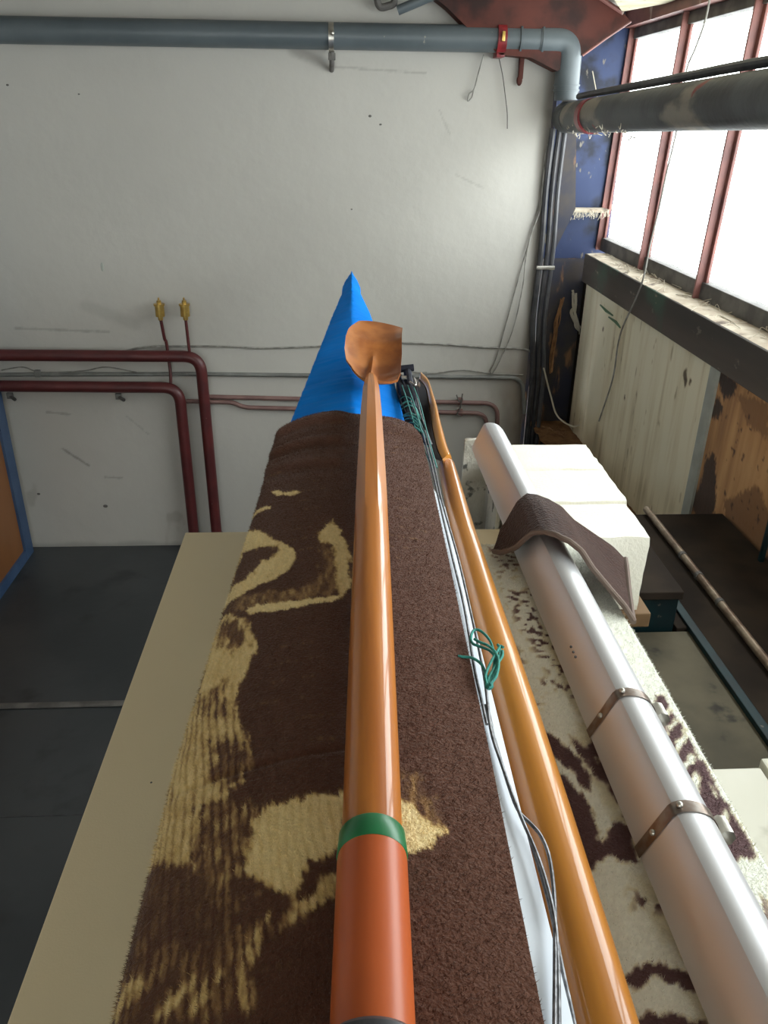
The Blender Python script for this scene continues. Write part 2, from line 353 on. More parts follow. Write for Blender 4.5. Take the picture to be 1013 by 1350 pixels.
STAIN = [([(y,z) for _,y,z in q], t_, .006, .03) for q, t_ in (
 ([(1.11,2.207,1.315),(1.11,2.138,1.317),(1.11,2.089,1.314),(1.11,2.08,1.295),(1.11,2.107,1.26),(1.11,2.139,1.245),(1.11,2.182,1.272)], .03),
 ([(1.11,2.205,1.2),(1.11,2.176,1.237),(1.11,2.138,1.222),(1.11,2.144,1.181),(1.11,2.187,1.173)], .06),
 ([(1.11,2.169,1.053),(1.11,2.13,1.084),(1.11,2.099,1.039),(1.11,2.064,0.966),(1.11,2.051,0.903),(1.11,2.113,0.861),(1.11,2.185,0.867),(1.11,2.218,0.899),(1.11,2.173,0.941),(1.11,2.168,1.014)], .08),
 ([(1.11,1.985,1.266),(1.11,1.941,1.289),(1.11,1.927,1.269),(1.11,1.952,1.251)], .10),
 ([(1.11,2.073,1.28),(1.11,1.91,1.312),(1.11,1.869,1.223),(1.11,1.987,1.222)], .42),
 ([(1.11,2.015,0.98),(1.11,1.863,1.097),(1.11,1.699,1.003),(1.11,1.693,0.849),(1.11,1.883,0.804)], .40),
 ([(1.11,1.777,0.914),(1.11,1.69,0.986),(1.11,1.613,0.9),(1.11,1.718,0.833)], .18))]
def ply_colour(y, z):
    n = fbm(y*40, z*3, 95, 4); g = fbm(y*4, z*4, 96, 3)
    v = np.clip(.80+.7*n+.5*g, 0, 1); v = v*(1-.45*sstep(-z-.4*g, -1.0, -.6))  # darker towards the bottom: painted-in shading together with dirt
    v = paint(y, z, STAIN, v)
    st = sstep(vnoise(y*60, z*50, 97)*.6+.4*vnoise(y*140, z*120, 98), .74, .84); v = v*(1-.7*st)
    return tones(v, [(.020,.009,.007), (.12,.052,.022), (.32,.150,.055), (.48,.245,.095), (.58,.32,.135)])
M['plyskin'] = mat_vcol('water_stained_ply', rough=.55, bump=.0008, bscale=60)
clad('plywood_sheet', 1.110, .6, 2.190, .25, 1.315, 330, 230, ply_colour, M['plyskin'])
b = new(); box(b, 1.102, 1.125, 2.19, 2.243, .55, 1.315); obj('joint_strip', b, M['strip'], wr, False)
b = new(); box(b, 1.17, 1.26, REAR, WE, 1.30, CZ); struct('wall_right_rear', b, M['dullboard'], smooth=False)
b = new(); box(b, 1.17, 1.26, WE, 3.74, 2.30, CZ); struct('wall_right_head', b, M['frame'], smooth=False)
# sill: dark wooden nosing with a pale dusty top
b = new(); box(b, 1.095, 1.19, REAR, 3.60, 1.316, 1.436, .004); sl = struct('trim_1', b, M['sill'], smooth=False)
b = new()
rows = []
for i in range(120):
    y = REAR+.02+(3.58-REAR-.02)*i/119; rows.append([(1.097+.006*random.random(), y, 1.437), (1.12, y, 1.4385+.002*random.random()), (1.15, y, 1.439+.002*random.random()), (1.188, y, 1.440)])
grid(b, rows); obj('dusty_top', b, M['silltop'], sl)
# the window: steel T bars, rails and one pane in each light
ys = [3.69, 3.135, 2.60, 2.06, 1.52, .98, .44, -.10]

b = new(); box(b, XW-.012, XW+.03, WE, 3.74, 1.437, 1.492, .003); box(b, XW-.012, XW+.03, WE, 3.74, 2.262, 2.30, .003)
w1 = struct('window_1', b, M['rail'], smooth=False)
for y in ys:
    b = new(); box(b, XW-.006, XW+.004, y-.021, y+.021, 1.44, 2.30, .002); box(b, XW-.032, XW-.006, y-.0045, y+.0045, 1.44, 2.30, .002)
    obj('glazing_bar', b, M['frame'], w1, False)
for y0, y1 in zip(ys[1:], ys[:-1]):
    b = new(); box(b, XW+.006, XW+.0085, y0, y1, 1.48, 2.275); obj('pane', b, M['glass'], w1, False)
for o in [w1]+list(w1.children):
    for v in o.data.vertices: v.co.x += (v.co.z+WORLD[o].z-1.44)*.030
# blue steel column in the corner recess: web, left flange, cross plate, rusty foot
b = new(); box(b, .93, 1.225, 3.700, 3.715, 1.40, CZ); sc = struct('trim_2', b, M['blue'], smooth=False)
b = new(); prism(b, [(.925,1.40), (.94,1.40), (1.03,1.62), (.955,2.30), (.925,2.30)], 'Y', 3.60, 3.612); obj('flange_plate', b, M['bluerust'], sc, False)
b = new(); box(b, 1.0, 1.182, 3.608, 3.69, 1.604, 1.618, .002); obj('stiffener_plate', b, M['silltop'], sc, False)
b = new(); box(b, .93, 1.185, 3.66, 3.705, 0, 1.40); obj('rusty_foot', b, M['bluerust'], sc, False)
# red oxide haunch across the top of the corner
b = new(); prism(b, [(p[0], p[2]) for p in [(0.336,3.5,2.389),(0.425,3.5,2.333),(0.521,3.5,2.257),(0.638,3.5,2.184),(0.758,3.5,2.176),(0.867,3.5,2.132),(0.909,3.5,2.158),(0.962,3.5,2.19),(1.129,3.5,2.307),(1.099,3.5,2.331),(0.986,3.5,2.384),(0.949,3.5,2.403)]], 'Y', 3.50, 3.58); sb = struct('trim_3', b, M['beam'], smooth=False)
b = new(); tube(b, [(0.951,3.47,2.185),(1.037,3.47,2.245),(1.123,3.47,2.301)], .005, 8); obj('edge_flange', b, M['frame'], sb)
b = new(); tube(b, [(0.941,3.47,2.399),(0.99,3.47,2.376),(1.09,3.47,2.327)], .008, 8); obj('top_flange', b, M['frame'], sb)
# metal strip across the floor and the lino seam
b = new(); tube(b, [(XL+.03,2.366,.004), (.6,2.366,.004)], .016, 12, section=[(math.cos(t)*1.0, math.sin(t)*.35) for t in [k*math.pi/5 for k in range(10)]])
struct('trim_4', b, M['rail'])
b = new(); box(b, XL+.01, .6, 1.843, 1.847, 0, .0012); struct('trim_5', b, M['black'], smooth=False)
# small dark marks left in the plaster
for (p, s) in (((0.14, 3.591, 1.964),.007), ((0.183, 3.591, 1.934),.006), ((-1.007, 3.591, 2.023),.005), ((-1.276, 3.591, 2.05),.006), ((0.065, 3.591, 1.609),.005), ((-1.151, 3.591, 0.224),.011), ((-1.461, 3.591, 0.293),.008)):
    b = new(); ball(b, p, s, 1.2, .3, .8, 8); obj('plaster_chip', b, M['rail'], wb)
b = new(); ball(b, (-1.008, 3.592, 1.365), .014, .6, .3, 1.6, 8); obj('peeling_paint', b, M['strip'], wb)

# ------------------------------------------------------------------ pipes on the back wall
t = thing('drain_pipe', 'grey plastic drain pipe running high along the white back wall', 'pipe', (-.3,3.53,1.98))
r = .046
e0 = (-1.412, 3.53, 2.235); e1 = (0.914, 3.53, 2.234); e2 = (0.95, 3.53, 1.985)
b = new(); tube(b, [(XL+.01, 3.53, e0[2]-.006), (.80, 3.53, e1[2]+.004)], r, 32); obj('pipe_run', b, M['pvc'], t)
b = new(); tube(b, path([(.79,3.53,e1[2]+.004), (e1[0],3.53,e1[2]+.004), (e1[0]+.004,3.53,2.06)], .10, 14), r*1.06, 32); obj('elbow', b, M['pvc'], t)
b = new(); tube(b, [(e1[0]+.004,3.53,2.075), (e1[0]+.006,3.53,2.0325)], r, 32); obj('drop_pipe', b, M['pvc'], t)
for x in (.715, .80):
    b = new(); tube(b, [(x-.004,3.53,e1[2]+.004), (x+.004,3.53,e1[2]+.004)], r*1.13, 32); obj('joint_ring', b, M['pvc'], t)
for z in (2.085, 2.068):
    b = new(); tube(b, [(e1[0]+.004,3.53,z-.003), (e1[0]+.004,3.53,z+.003)], r*1.13, 32); obj('joint_ring', b, M['pvc'], t)
c = (-0.013, 3.53, 2.229)
b = new(); tube(b, [(c[0]-.010,3.53,c[2]), (c[0]+.010,3.53,c[2])], r+.006, 28); ball(b, (c[0]+.004,3.478,c[2]+.012), .009, seg=8)
cl = obj('pipe_clamp', b, M['chrome'], t)
b = new(); tube(b, [(c[0]+.002,3.52,c[2]-.045), (c[0]+.002,3.53,c[2]-.085), (c[0],3.585,c[2]-.105)], .010, 10); box(b, c[0]-.012, c[0]+.016, 3.515, 3.54, c[2]-.075, c[2]-.05, .003); obj('clamp_bolt', b, M['rail'], cl)
c = (0.64, 3.53, 2.237)
b = new(); tube(b, [(c[0]-.017,3.53,c[2]), (c[0]+.017,3.53,c[2])], r+.009, 28); box(b, c[0]-.016, c[0]+.016, 3.50, 3.585, c[2]-.062, c[2]-.045, .003)
o = obj('pipe_clamp', b, M['redmetal'], t); o['label'] = 'red painted clamp'
b = new(); box(b, c[0]-.006, c[0]+.006, 3.462, 3.475, c[2]-.012, c[2]+.022, .003); obj('clamp_bolt', b, M['brass'], o)
c = (0.232, 3.53, 2.318)
b = new(); tube(b, path([(c[0]-.075,3.53,CZ), (c[0]-.062,3.53,c[2]+.01), (c[0]-.005,3.53,c[2]+.025), (c[0]-.005,3.53,CZ)], .02), .013, 10); obj('hanger_strap', b, M['rail'], t)
b = new(); tube(b, [(c[0]+.008,3.525,c[2]+.005), (c[0]+.14,3.50,CZ)], .017, 16); obj('branch_pipe', b, M['pvc'], t)

t = thing('drain_pipe', 'thick dusty grey pipe running along the window towards the viewer', 'pipe', (.87,1.5,1.93))
b = new(); tube(b, [(.945,3.50,1.972), (.93,3.43,1.972), (.90,3.2,1.974), (.87,1.75,2.0), (.86,REAR+.01,2.03)], [.048,.054,.055,.056,.056], 32); obj('pipe_run', b, M['pvcdusty'], t)
b = new(); tube(b, [(.942,3.585,1.972), (.942,3.50,1.972), (.930,3.42,1.972)], .058, 32); obj('coupling', b, M['pvcdusty'], t)
b = new()
for k in range(26):
    a = random.uniform(3.5,5.4); y = random.uniform(2.55,3.35); x0 = .905-.02*(3.2-y)
    p = Vector((x0+.056*math.cos(a), y, 1.976+.056*math.sin(a)))
    tube(b, smooth_path([p, p+Vector((random.uniform(-.01,.01), random.uniform(-.02,.02), -random.uniform(.005,.022))), p+Vector((random.uniform(-.02,.02), random.uniform(-.04,.04), -random.uniform(.0,.012)))], 3), .0014, 5)
o = obj('dusty_threads', b, M['cobweb'], t); o['kind'] = 'stuff'
b = new(); tube(b, [(.895,3.08,1.974), (.891,3.02,1.9745)], .0575, 28); o = obj('old_seal', b, M['redmetal'], t); o['label'] = 'red sealing patch'
b = new(); tube(b, smooth_path([(.927,3.37,2.0425), (.9168,3.30,2.0422), (.898,3.1,2.0440), (.8845,2.45,2.0560), (.8793,2.2,2.0605), (.870,1.75,2.0685), (.8674,.6,2.0775), (.861,REAR+.05,2.0990)], 8), .011, 10)
tag(obj('black_cable', b, M['blackcable']), 'black cable lying along the top of the thick dusty pipe', 'cable')

HP = []
def heat(label, px, valve, base, zval):
    t = thing('heating_pipe', label, 'pipe', base, 'red heating pipes on the back wall')
    b = new(); tube(b, path(px, .075, 12), .0255, 24); obj('pipe_run', b, M['redpipe'], t)
    b = new(); tube(b, smooth_path(valve, 6), .0070, 12); obj('riser', b, M['redpipe'], t)
    v = Vector(valve[-1])
    b = new()
    for (z0, z1, rr) in ((-.006,.012,.011), (.010,.058,.020), (.056,.064,.024), (.064,.078,.010), (.078,.090,.004)):
        tube(b, [v+Vector((0,0,z0)), v+Vector((0,0,z1))], rr, 16)
    obj('air_vent', b, M['brass'], t)
    b = new(); tube(b, [(base[0],base[1],0), (base[0],base[1],.10)], .030, 24); obj('floor_sleeve', b, M['conduit'], t)
    return t
a0 = (-1.551, 3.53, 0.996); a1 = (-0.615, 3.53, 0.99); a2 = (-0.61, 3.53, 0.131)
heat('red heating pipe, the upper one, turning down nearer the beige board', [(XL+.01,3.53,a0[2]), (a1[0],3.53,a1[2]), (a2[0],3.53,.02)],
     [(a1[0]-.045,3.53,a1[2]+.015), (-0.662, 3.53, 1.092), (-0.663, 3.53, 1.159)], (a2[0],3.53,0), 0)
b0 = (-1.58, 3.53, 0.855); b1 = (-0.722, 3.53, 0.846); b2_ = (-0.722, 3.53, 0.133)
heat('red heating pipe, the lower one, turning down further left', [(XL+.01,3.53,b0[2]), (b1[0],3.53,b1[2]), (b2_[0],3.53,.02)],
     [(b1[0]-.035,3.53,b1[2]+.02), (b1[0]-.037,3.555,b1[2]+.06), (b1[0]-.040,3.5635,b1[2]+.12), (b1[0]-.043,3.5635,b1[2]+.20), (-0.768, 3.55, 1.067), (-0.772, 3.535, 1.157)], (b2_[0],3.53,0), 0)

def wallpipe(name, label, cat, pts, rr, m, rad=.05, extra=None, group=None):
    t = thing(name, label, cat, pts[0], group)
    b = new(); tube(b, path(pts, rad, 8), rr, 14); obj('pipe_run', b, m, t)
    for k, (p, n) in enumerate(extra or []):
        b = new(); box(b, p[0]-.012, p[0]+.012, 3.566, WY-.001, p[2]-rr-.006, p[2]+rr+.006, .003); obj(n, b, m, t)
    return t
COPPER = wallpipe('copper_pipe', 'thin mauve pipe on the back wall, upper of a pair', 'pipe', [(-0.597, 3.575, 0.788), (0.758, 3.575, 0.752), (0.773, 3.575, 0.325)], .0105, M['thinpipe'], .07, [((0.576, 3.575, 0.763),'pipe_clip')], 'thin mauve pipes')
wallpipe('copper_pipe', 'thin mauve pipe with a small step, lower of a pair', 'pipe', [(-0.703, 3.575, 0.767), (-0.494, 3.575, 0.762), (-0.44, 3.575, 0.736), (0.707, 3.575, 0.703), (0.727, 3.575, 0.325)], .0105, M['thinpipe'], .06, [((0.579, 3.575, 0.707),'pipe_clip')], 'thin mauve pipes')
q = wallpipe('conduit', 'grey steel conduit crossing the back wall behind the red pipes', 'conduit', [(XL+.005,3.580,(-1.525, 3.58, 0.892)[2]), (-0.661, 3.58, 0.895), (0.864, 3.58, 0.876), (0.891, 3.58, 0.7)], .0095, M['conduit'], .06, [((-1.356, 3.58, 0.899),'saddle'), ((0.402, 3.58, 0.887),'saddle')])
b = new(); p = (-0.661, 3.58, 0.895); tube(b, [(p[0]-.02,3.580,p[2]), (p[0]+.014,3.580,p[2])], .0095, 12); tube(b, [(p[0]-.03,3.580,p[2]), (p[0]-.024,3.580,p[2])], .0098, 12); obj('coupling', b, M['conduit'], q)
def wire(name, label, pts, rr, m, cat='cable', n=6, group=None):
    b = new(); tube(b, smooth_path(pts, n), rr, 8); return tag(obj(name, b, m), label, cat, group)
wire('wall_cable', 'thin grey cable tacked along the wall above the conduit', [(-0.973,3.584,0.996),(-0.836,3.584,1.02),(-0.498,3.584,1.021),(-0.345,3.584,1.014),(-0.122,3.584,1.021),(0.188,3.584,1.036),(0.292,3.584,1.039),(0.484,3.584,1.033),(0.678,3.584,1.019),(0.856,3.584,1.012),(0.908,3.584,0.984)], .0045, M['cable'])
wire('wall_cable', 'slack grey wire drooping over the conduit at the far left', [(-1.515,3.583,0.912),(-1.419,3.583,0.926),(-1.34,3.583,0.902),(-1.154,3.583,0.909),(-1.05,3.583,0.926),(-0.917,3.583,0.902)], .003, M['cable'])
wire('wall_cable', 'slack wire lying over the conduit right of the blue cover', [(0.331,3.583,0.905),(0.438,3.583,0.897),(0.579,3.583,0.912),(0.723,3.583,0.894),(0.867,3.583,0.89)], .003, M['cable'])
wire('hanging_wire', 'thin wire hanging from the pipe corner down the white wall', [(0.875,3.58,1.872),(0.87,3.58,1.8),(0.871,3.58,1.667),(0.846,3.58,1.528),(0.818,3.58,1.402),(0.776,3.58,1.186),(0.734,3.58,0.977),(0.707,3.58,0.905)], .0028, M['cable'])
wire('hanging_wire', 'second thin wire looping beside the first down the white wall', [(0.883,3.572,1.843),(0.87,3.572,1.727),(0.871,3.572,1.622),(0.839,3.572,1.514),(0.826,3.572,1.403),(0.825,3.572,1.305),(0.801,3.572,1.12),(0.757,3.572,0.98),(0.72,3.572,0.901),(0.706,3.572,0.908)], .0028, M['cable'])
wire('hanging_wire', 'twisted string dangling under the grey drain pipe', [(0.586,3.575,2.188),(0.567,3.575,2.114),(0.555,3.575,2.066),(0.537,3.575,2.049),(0.533,3.575,2.025),(0.547,3.575,2.036),(0.555,3.575,2.066)], .0028, M['cable'])
wire('hanging_wire', 'dark thread hanging below the red pipe clamp', [(0.647,3.575,2.178),(0.667,3.575,2.116),(0.687,3.575,2.03),(0.697,3.575,1.981),(0.702,3.575,1.926)], .0018, M['rail'])
for (p, lb) in (((-1.496, 3.588, 0.793), 'small pipe bracket stub on the wall beside the blue post'), ((-1.008, 3.588, 0.789), 'small pipe bracket stub on the wall below the lower red pipe')):
    t = thing('wall_bracket', lb, 'bracket', p, 'bracket stubs')
    b = new(); box(b, p[0]-.018, p[0]+.010, 3.575, WY, p[2]-.014, p[2]+.014, .003); obj('plate', b, M['conduit'], t)
    b = new(); tube(b, [(p[0],3.58,p[2]-.004), (p[0]+.026,3.555,p[2]-.010)], .008, 8); obj('stub', b, M['rail'], t)
# wire twist on the mauve pipes
p = (0.574, 3.56, 0.765)
b = new(); tube(b, smooth_path([(p[0]-.02,3.56,p[2]+.035), (p[0]-.008,3.556,p[2]+.005), (p[0]+.004,3.556,p[2]+.012), (p[0]+.008,3.56,p[2]+.04)], 5), .003, 6)
tube(b, smooth_path([(p[0]+.006,3.556,p[2]+.02), (p[0]+.0,3.556,p[2]-.03), (p[0]-.012,3.556,p[2]-.06), (p[0]+.006,3.556,p[2]-.07)], 5), .003, 6)
obj('wire_tie', b, M['rail'], COPPER)
# rusty stub left of the elbow
p = (0.739, 3.57, 2.19)
b = new(); box(b, p[0]-.009, p[0]+.009, 3.565, WY, p[2]-.085, p[2]+.01, .003); ball(b, (p[0]-.004,3.57,p[2]-.09), .012, 1, .6, 1.6, 8); tag(obj('rusty_bracket', b, M['beam']), 'short rusty bracket hanging below the drain pipe near its elbow', 'bracket')
# cables down the corner
crn = [(.889,.013,M['blackcable'],'thick black cable down the edge of the white wall',-.010), (.915,.0105,M['blackcable'],'black cable in the wall corner, between its two neighbours',-.009), (.940,.010,M['greytube'],'grey tube down the wall corner beside the blue column',-.008)]
for (x, rr, m, lb, dx) in crn:
    wire('corner_cable', lb, [(x,3.565,1.93), (x+dx*.4,3.57,1.7), (x+.012+dx,3.57,1.45), (x+.006+dx,3.57,1.15), (x+.018,3.57,.9), (x+.022,3.57,.64), (x+.022,3.57,.005)], rr, m, group='corner cables')
b = new(); box(b, .875, .955, 3.552, 3.566, 1.372, 1.388, .002); tag(obj('cable_clip', b, M['chrome']), 'small white metal clip across the corner cables', 'clip')
wire('hanging_wire', 'pale wire curling down onto the crumbled ledge in the corner', [(0.952, 3.55, 0.932), (0.998, 3.55, 0.804), (1.028, 3.5, 0.716), (1.078, 3.42, 0.693), (1.11, 3.4, 0.707)], .004, M['cobweb'])
# torn fibres in the corner
for k, (px, lb) in enumerate((([(1.03,3.64,1.226),(1.019,3.64,1.14),(1.009,3.64,1.069),(1.01,3.64,0.961),(1.011,3.64,0.888)], 'torn brown strip hanging in the dark corner'), ([(1.076,3.63,1.262),(1.085,3.63,1.211),(1.085,3.63,1.16),(1.113,3.63,1.107),(1.139,3.63,1.072)], 'dusty strand hanging beside the window panel'))):
    b = new()
    for j in range(7):
        tube(b, smooth_path([Vector(q)+Vector((random.uniform(-.012,.012), random.uniform(-.01,.01), random.uniform(-.01,.01))) for q in px], 4), random.uniform(.002,.005), 6)
    tag(obj('torn_fibres', b, M['debris'] if k == 0 else M['cobweb']), lb, 'debris')
b = new()
for j in range(60):
    x = random.uniform(1.005,1.18); z = 1.617
    tube(b, smooth_path([(x,3.612,z), (x+random.uniform(-.006,.006),3.606,z-random.uniform(.008,.03)), (x+random.uniform(-.012,.012),3.61,z-random.uniform(.015,.045))], 3), .0009, 5)
o = tag(obj('cobwebs', b, M['cobweb']), 'dusty cobweb fringe hanging from the blue column plate', 'cobweb'); o['kind'] = 'stuff'
b = new()
for j in range(60):
    y = random.uniform(1.7,3.55); x = random.uniform(1.10,1.19); p = Vector((x,y,1.440))
    tube(b, smooth_path([p, p+Vector((random.uniform(-.02,.02), random.uniform(-.04,.04), random.uniform(.002,.02))), p+Vector((random.uniform(-.03,.03), random.uniform(-.07,.07), random.uniform(0,.004)))], 3), random.uniform(.0006,.0014), 5)
o = tag(obj('sill_debris', b, M['cobweb']), 'dust, straw and cobwebs strewn along the window sill', 'debris'); o['kind'] = 'stuff'
wire('hanging_cable', 'thin dark cable dangling in front of the window over its sill', [(1.075, 2.642, 2.329), (1.075, 2.64, 2.237), (1.075, 2.68, 2.16), (1.07, 2.712, 2.096), (1.07, 2.712, 1.94), (1.07, 2.738, 1.818), (1.07, 2.759, 1.689), (1.075, 2.797, 1.587), (1.078, 2.819, 1.47), (1.08, 2.87, 1.38), (1.085, 2.967, 1.262), (1.09, 3.007, 1.178), (1.095, 3.024, 1.036), (1.1, 3.127, 0.823)], .0032, M['cable'])
wire('hanging_string', 'pale string drooping from the column down to the window head', [(1.035,3.6,2.14), (1.06,3.59,2.06), (1.08,3.585,2.0), (1.085,3.58,1.995)], .0022, M['cobweb'])
b = new(); 
for (pp) in ([(1.104,3.322,1.268),(1.104,3.235,1.261),(1.104,3.155,1.261)], [(1.104,3.197,1.245),(1.104,3.11,1.246),(1.104,3.049,1.237)]):
    tube(b, pp, [.003,.006,.003], 6)
tag(obj('green_scrap', b, M['trashgreen']), 'green scrap stuck on the white board below the sill', 'scrap')

# ------------------------------------------------------------------ the beige table and the boat
t = thing('work_table', 'long beige board table under the boat, its bare left edge showing', 'table', (0,0,0))
b = new(); box(b, -.343, .365, -2.3, 1.587, 1.094, 1.12, .0015); obj('tabletop', b, M['beige'], t, False)
for y in (1.1, -.6, -2.0):
    for x in (-.12, .30):
        b = new(); box(b, x-.03, x+.03, y-.03, y+.03, 0, 1.07, .003); obj('leg', b, M['trestle'], t, False)
    b = new(); box(b, -.20, .33, y-.035, y+.035, 1.05, 1.094, .003); obj('cross_beam', b, M['trestle'], t, False)
b = new(); ball(b, (-0.265, 0.839, 1.12), .0016, 1, 1, .5, 8); o = obj('screw_hole', b, M['black'], t)

def xc(y): return .004+.0165*y
def lerp(v, xs, fs): return float(np.interp(v, xs, fs))
hull = thing('rowing_shell', 'narrow white boat lying on the beige table under blanket and cover', 'boat', (0.02,0,1.12))
b = new(); rows = []
for y in list(np.linspace(-2.2,1.2,18))+list(np.linspace(1.25,2.98,26)):
    w = lerp(y, [-2.2,-1.0,.25,1.2,1.5,1.95,2.5,2.9,2.98], [.09,.130,.155,.155,.122,.084,.043,.011,.004])
    zg = lerp(y, [-2,1.15,1.4,1.95,2.5,3.0], [1.369,1.369,1.346,1.350,1.376,1.40]); zr = zg+lerp(y, [-2,1.15,1.4,2.5,3], [.024,.024,.012,.010,.006])
    zk = lerp(y, [-2.2,1.3,1.6,2.2,2.98], [1.121,1.121,1.127,1.20,1.37]); x = xc(y)
    sec = []
    for k in range(13):
        s = -1+2*k/12; sec.append((x+w*s, y, zg+(zr-zg)*(1-s*s)))
    for k in range(1, 16):
        a = math.pi*k/16; c = math.cos(a); s = math.sin(a)
        sec.append((x+w*(1 if c >= 0 else -1)*abs(c)**.55, y, zg-.006-(zg-.006-zk)*s**.9))
    rows.append(sec)
R = grid(b, rows, True); b.faces.new(R[0][::-1]); b.faces.new(R[-1])
obj('hull', b, M['hull'], hull, angle=50)

# blue cover over the bow
b = new(); rows = []
Ys = np.linspace(1.40, 3.05, 260)
for y in Ys:
    wl_ = lerp(y, [1.4,1.55,1.95,2.54,2.78,2.86,2.96,3.05], [.141,.140,.107,.056,.032,.031,.020,.003])
    wr_ = lerp(y, [1.4,1.55,1.95,2.54,2.78,2.86,2.96,3.05], [.122,.114,.098,.054,.028,.028,.018,.003])
    zr = lerp(y, [1.4,1.56,1.95,2.5,2.8,3.05], [1.388,1.396,1.404,1.428,1.442,1.447]); ze = lerp(y, [1.4,1.56,1.95,2.5,2.8,3.05], [1.356,1.362,1.376,1.402,1.418,1.436])
    x = xc(y); row = []
    for k in range(37):
        s = -1+2*k/36; w = wl_ if s < 0 else wr_
        z = ze+(zr-ze)*(1-abs(s)**1.25)
        wr2 = .0078*fbm(np.array([s*1.2+y*3.0]), np.array([y*38.0]), 5, 3)[0] + .0006*math.sin(y*120+s*3.5+4*math.sin(y*13)+2*math.sin(y*31))
        wr2 *= (1.0 if s < .1 else .45)
        row.append((x+w*s, y, z+wr2))
    sk = lerp(y, [1.4,2.6,3.05], [.075,.05,.008])
    left = [(x-wl_*1.0-.003, y, ze-.012), (x-wl_-.004, y, ze-sk)]; right = [(x+wr_+.002, y, ze-.002), (x+wr_+.003, y, ze-.005)]
    rows.append([left[1], left[0]]+row+[right[0], right[1]])
grid(b, rows)
tag(obj('bow_cover', b, M['cover'], angle=80), 'bright blue fabric cover tied over the pointed bow of the boat', 'boat cover')

# patterned brown blanket over the deck
NU, NV = 190, 560
prof = [(.134,.0),(.10,.0),(.05,.0),(0,0),(-.05,.0),(-.10,.0),(-.135,.0)]
us = np.linspace(0, 1, NU); yv = np.linspace(.12, 1.565, NV)
U, Yg = np.meshgrid(us, yv, indexing='ij')
sl_ = np.interp(Yg, [.1,.3,.62,1.11,1.28,1.45,1.565], [-.176,-.178,-.184,-.166,-.160,-.159,-.154])   # left silhouette
sr_ = np.interp(Yg, [.1,.34,.6,1.1,1.35,1.5,1.565], [.129,.130,.134,.137,.138,.136,.120])               # right edge
top = 0.86
a = np.clip(U/top, 0, 1); h = np.clip((U-top)/(1-top), 0, 1)
S = sr_ + (sl_+.012-sr_)*a
ang = np.clip(h*2.2, 0, 1)*math.pi/2
S = np.where(h > 0, sl_+.012-.012*np.sin(ang), S)
Zs = 1.405-.028*np.minimum(1.3, np.abs(S)/.155)**2
Zs = np.where(h > 0, Zs-.012*(1-np.cos(ang))-.075*np.clip(h-.45, 0, 1), Zs)
fold = sstep(Yg, 1.20, 1.36)
Zs += fold*(.0038*(1+np.sin(Yg*62+S*7+1.2))+.0022*(1+np.sin(Yg*117+S*16)))*(1-sstep(S, -.035, .0))
roll = sstep(Yg, 1.50, 1.565)
Yg2 = Yg - .055*np.abs((S+.005)/.15)**3 * sstep(Yg, 1.3, 1.565)
Zs += .008*sstep(Yg, 1.44, 1.52)*(1-.8*np.exp(-((S-.03)/.045)**2)) - .004*roll**2
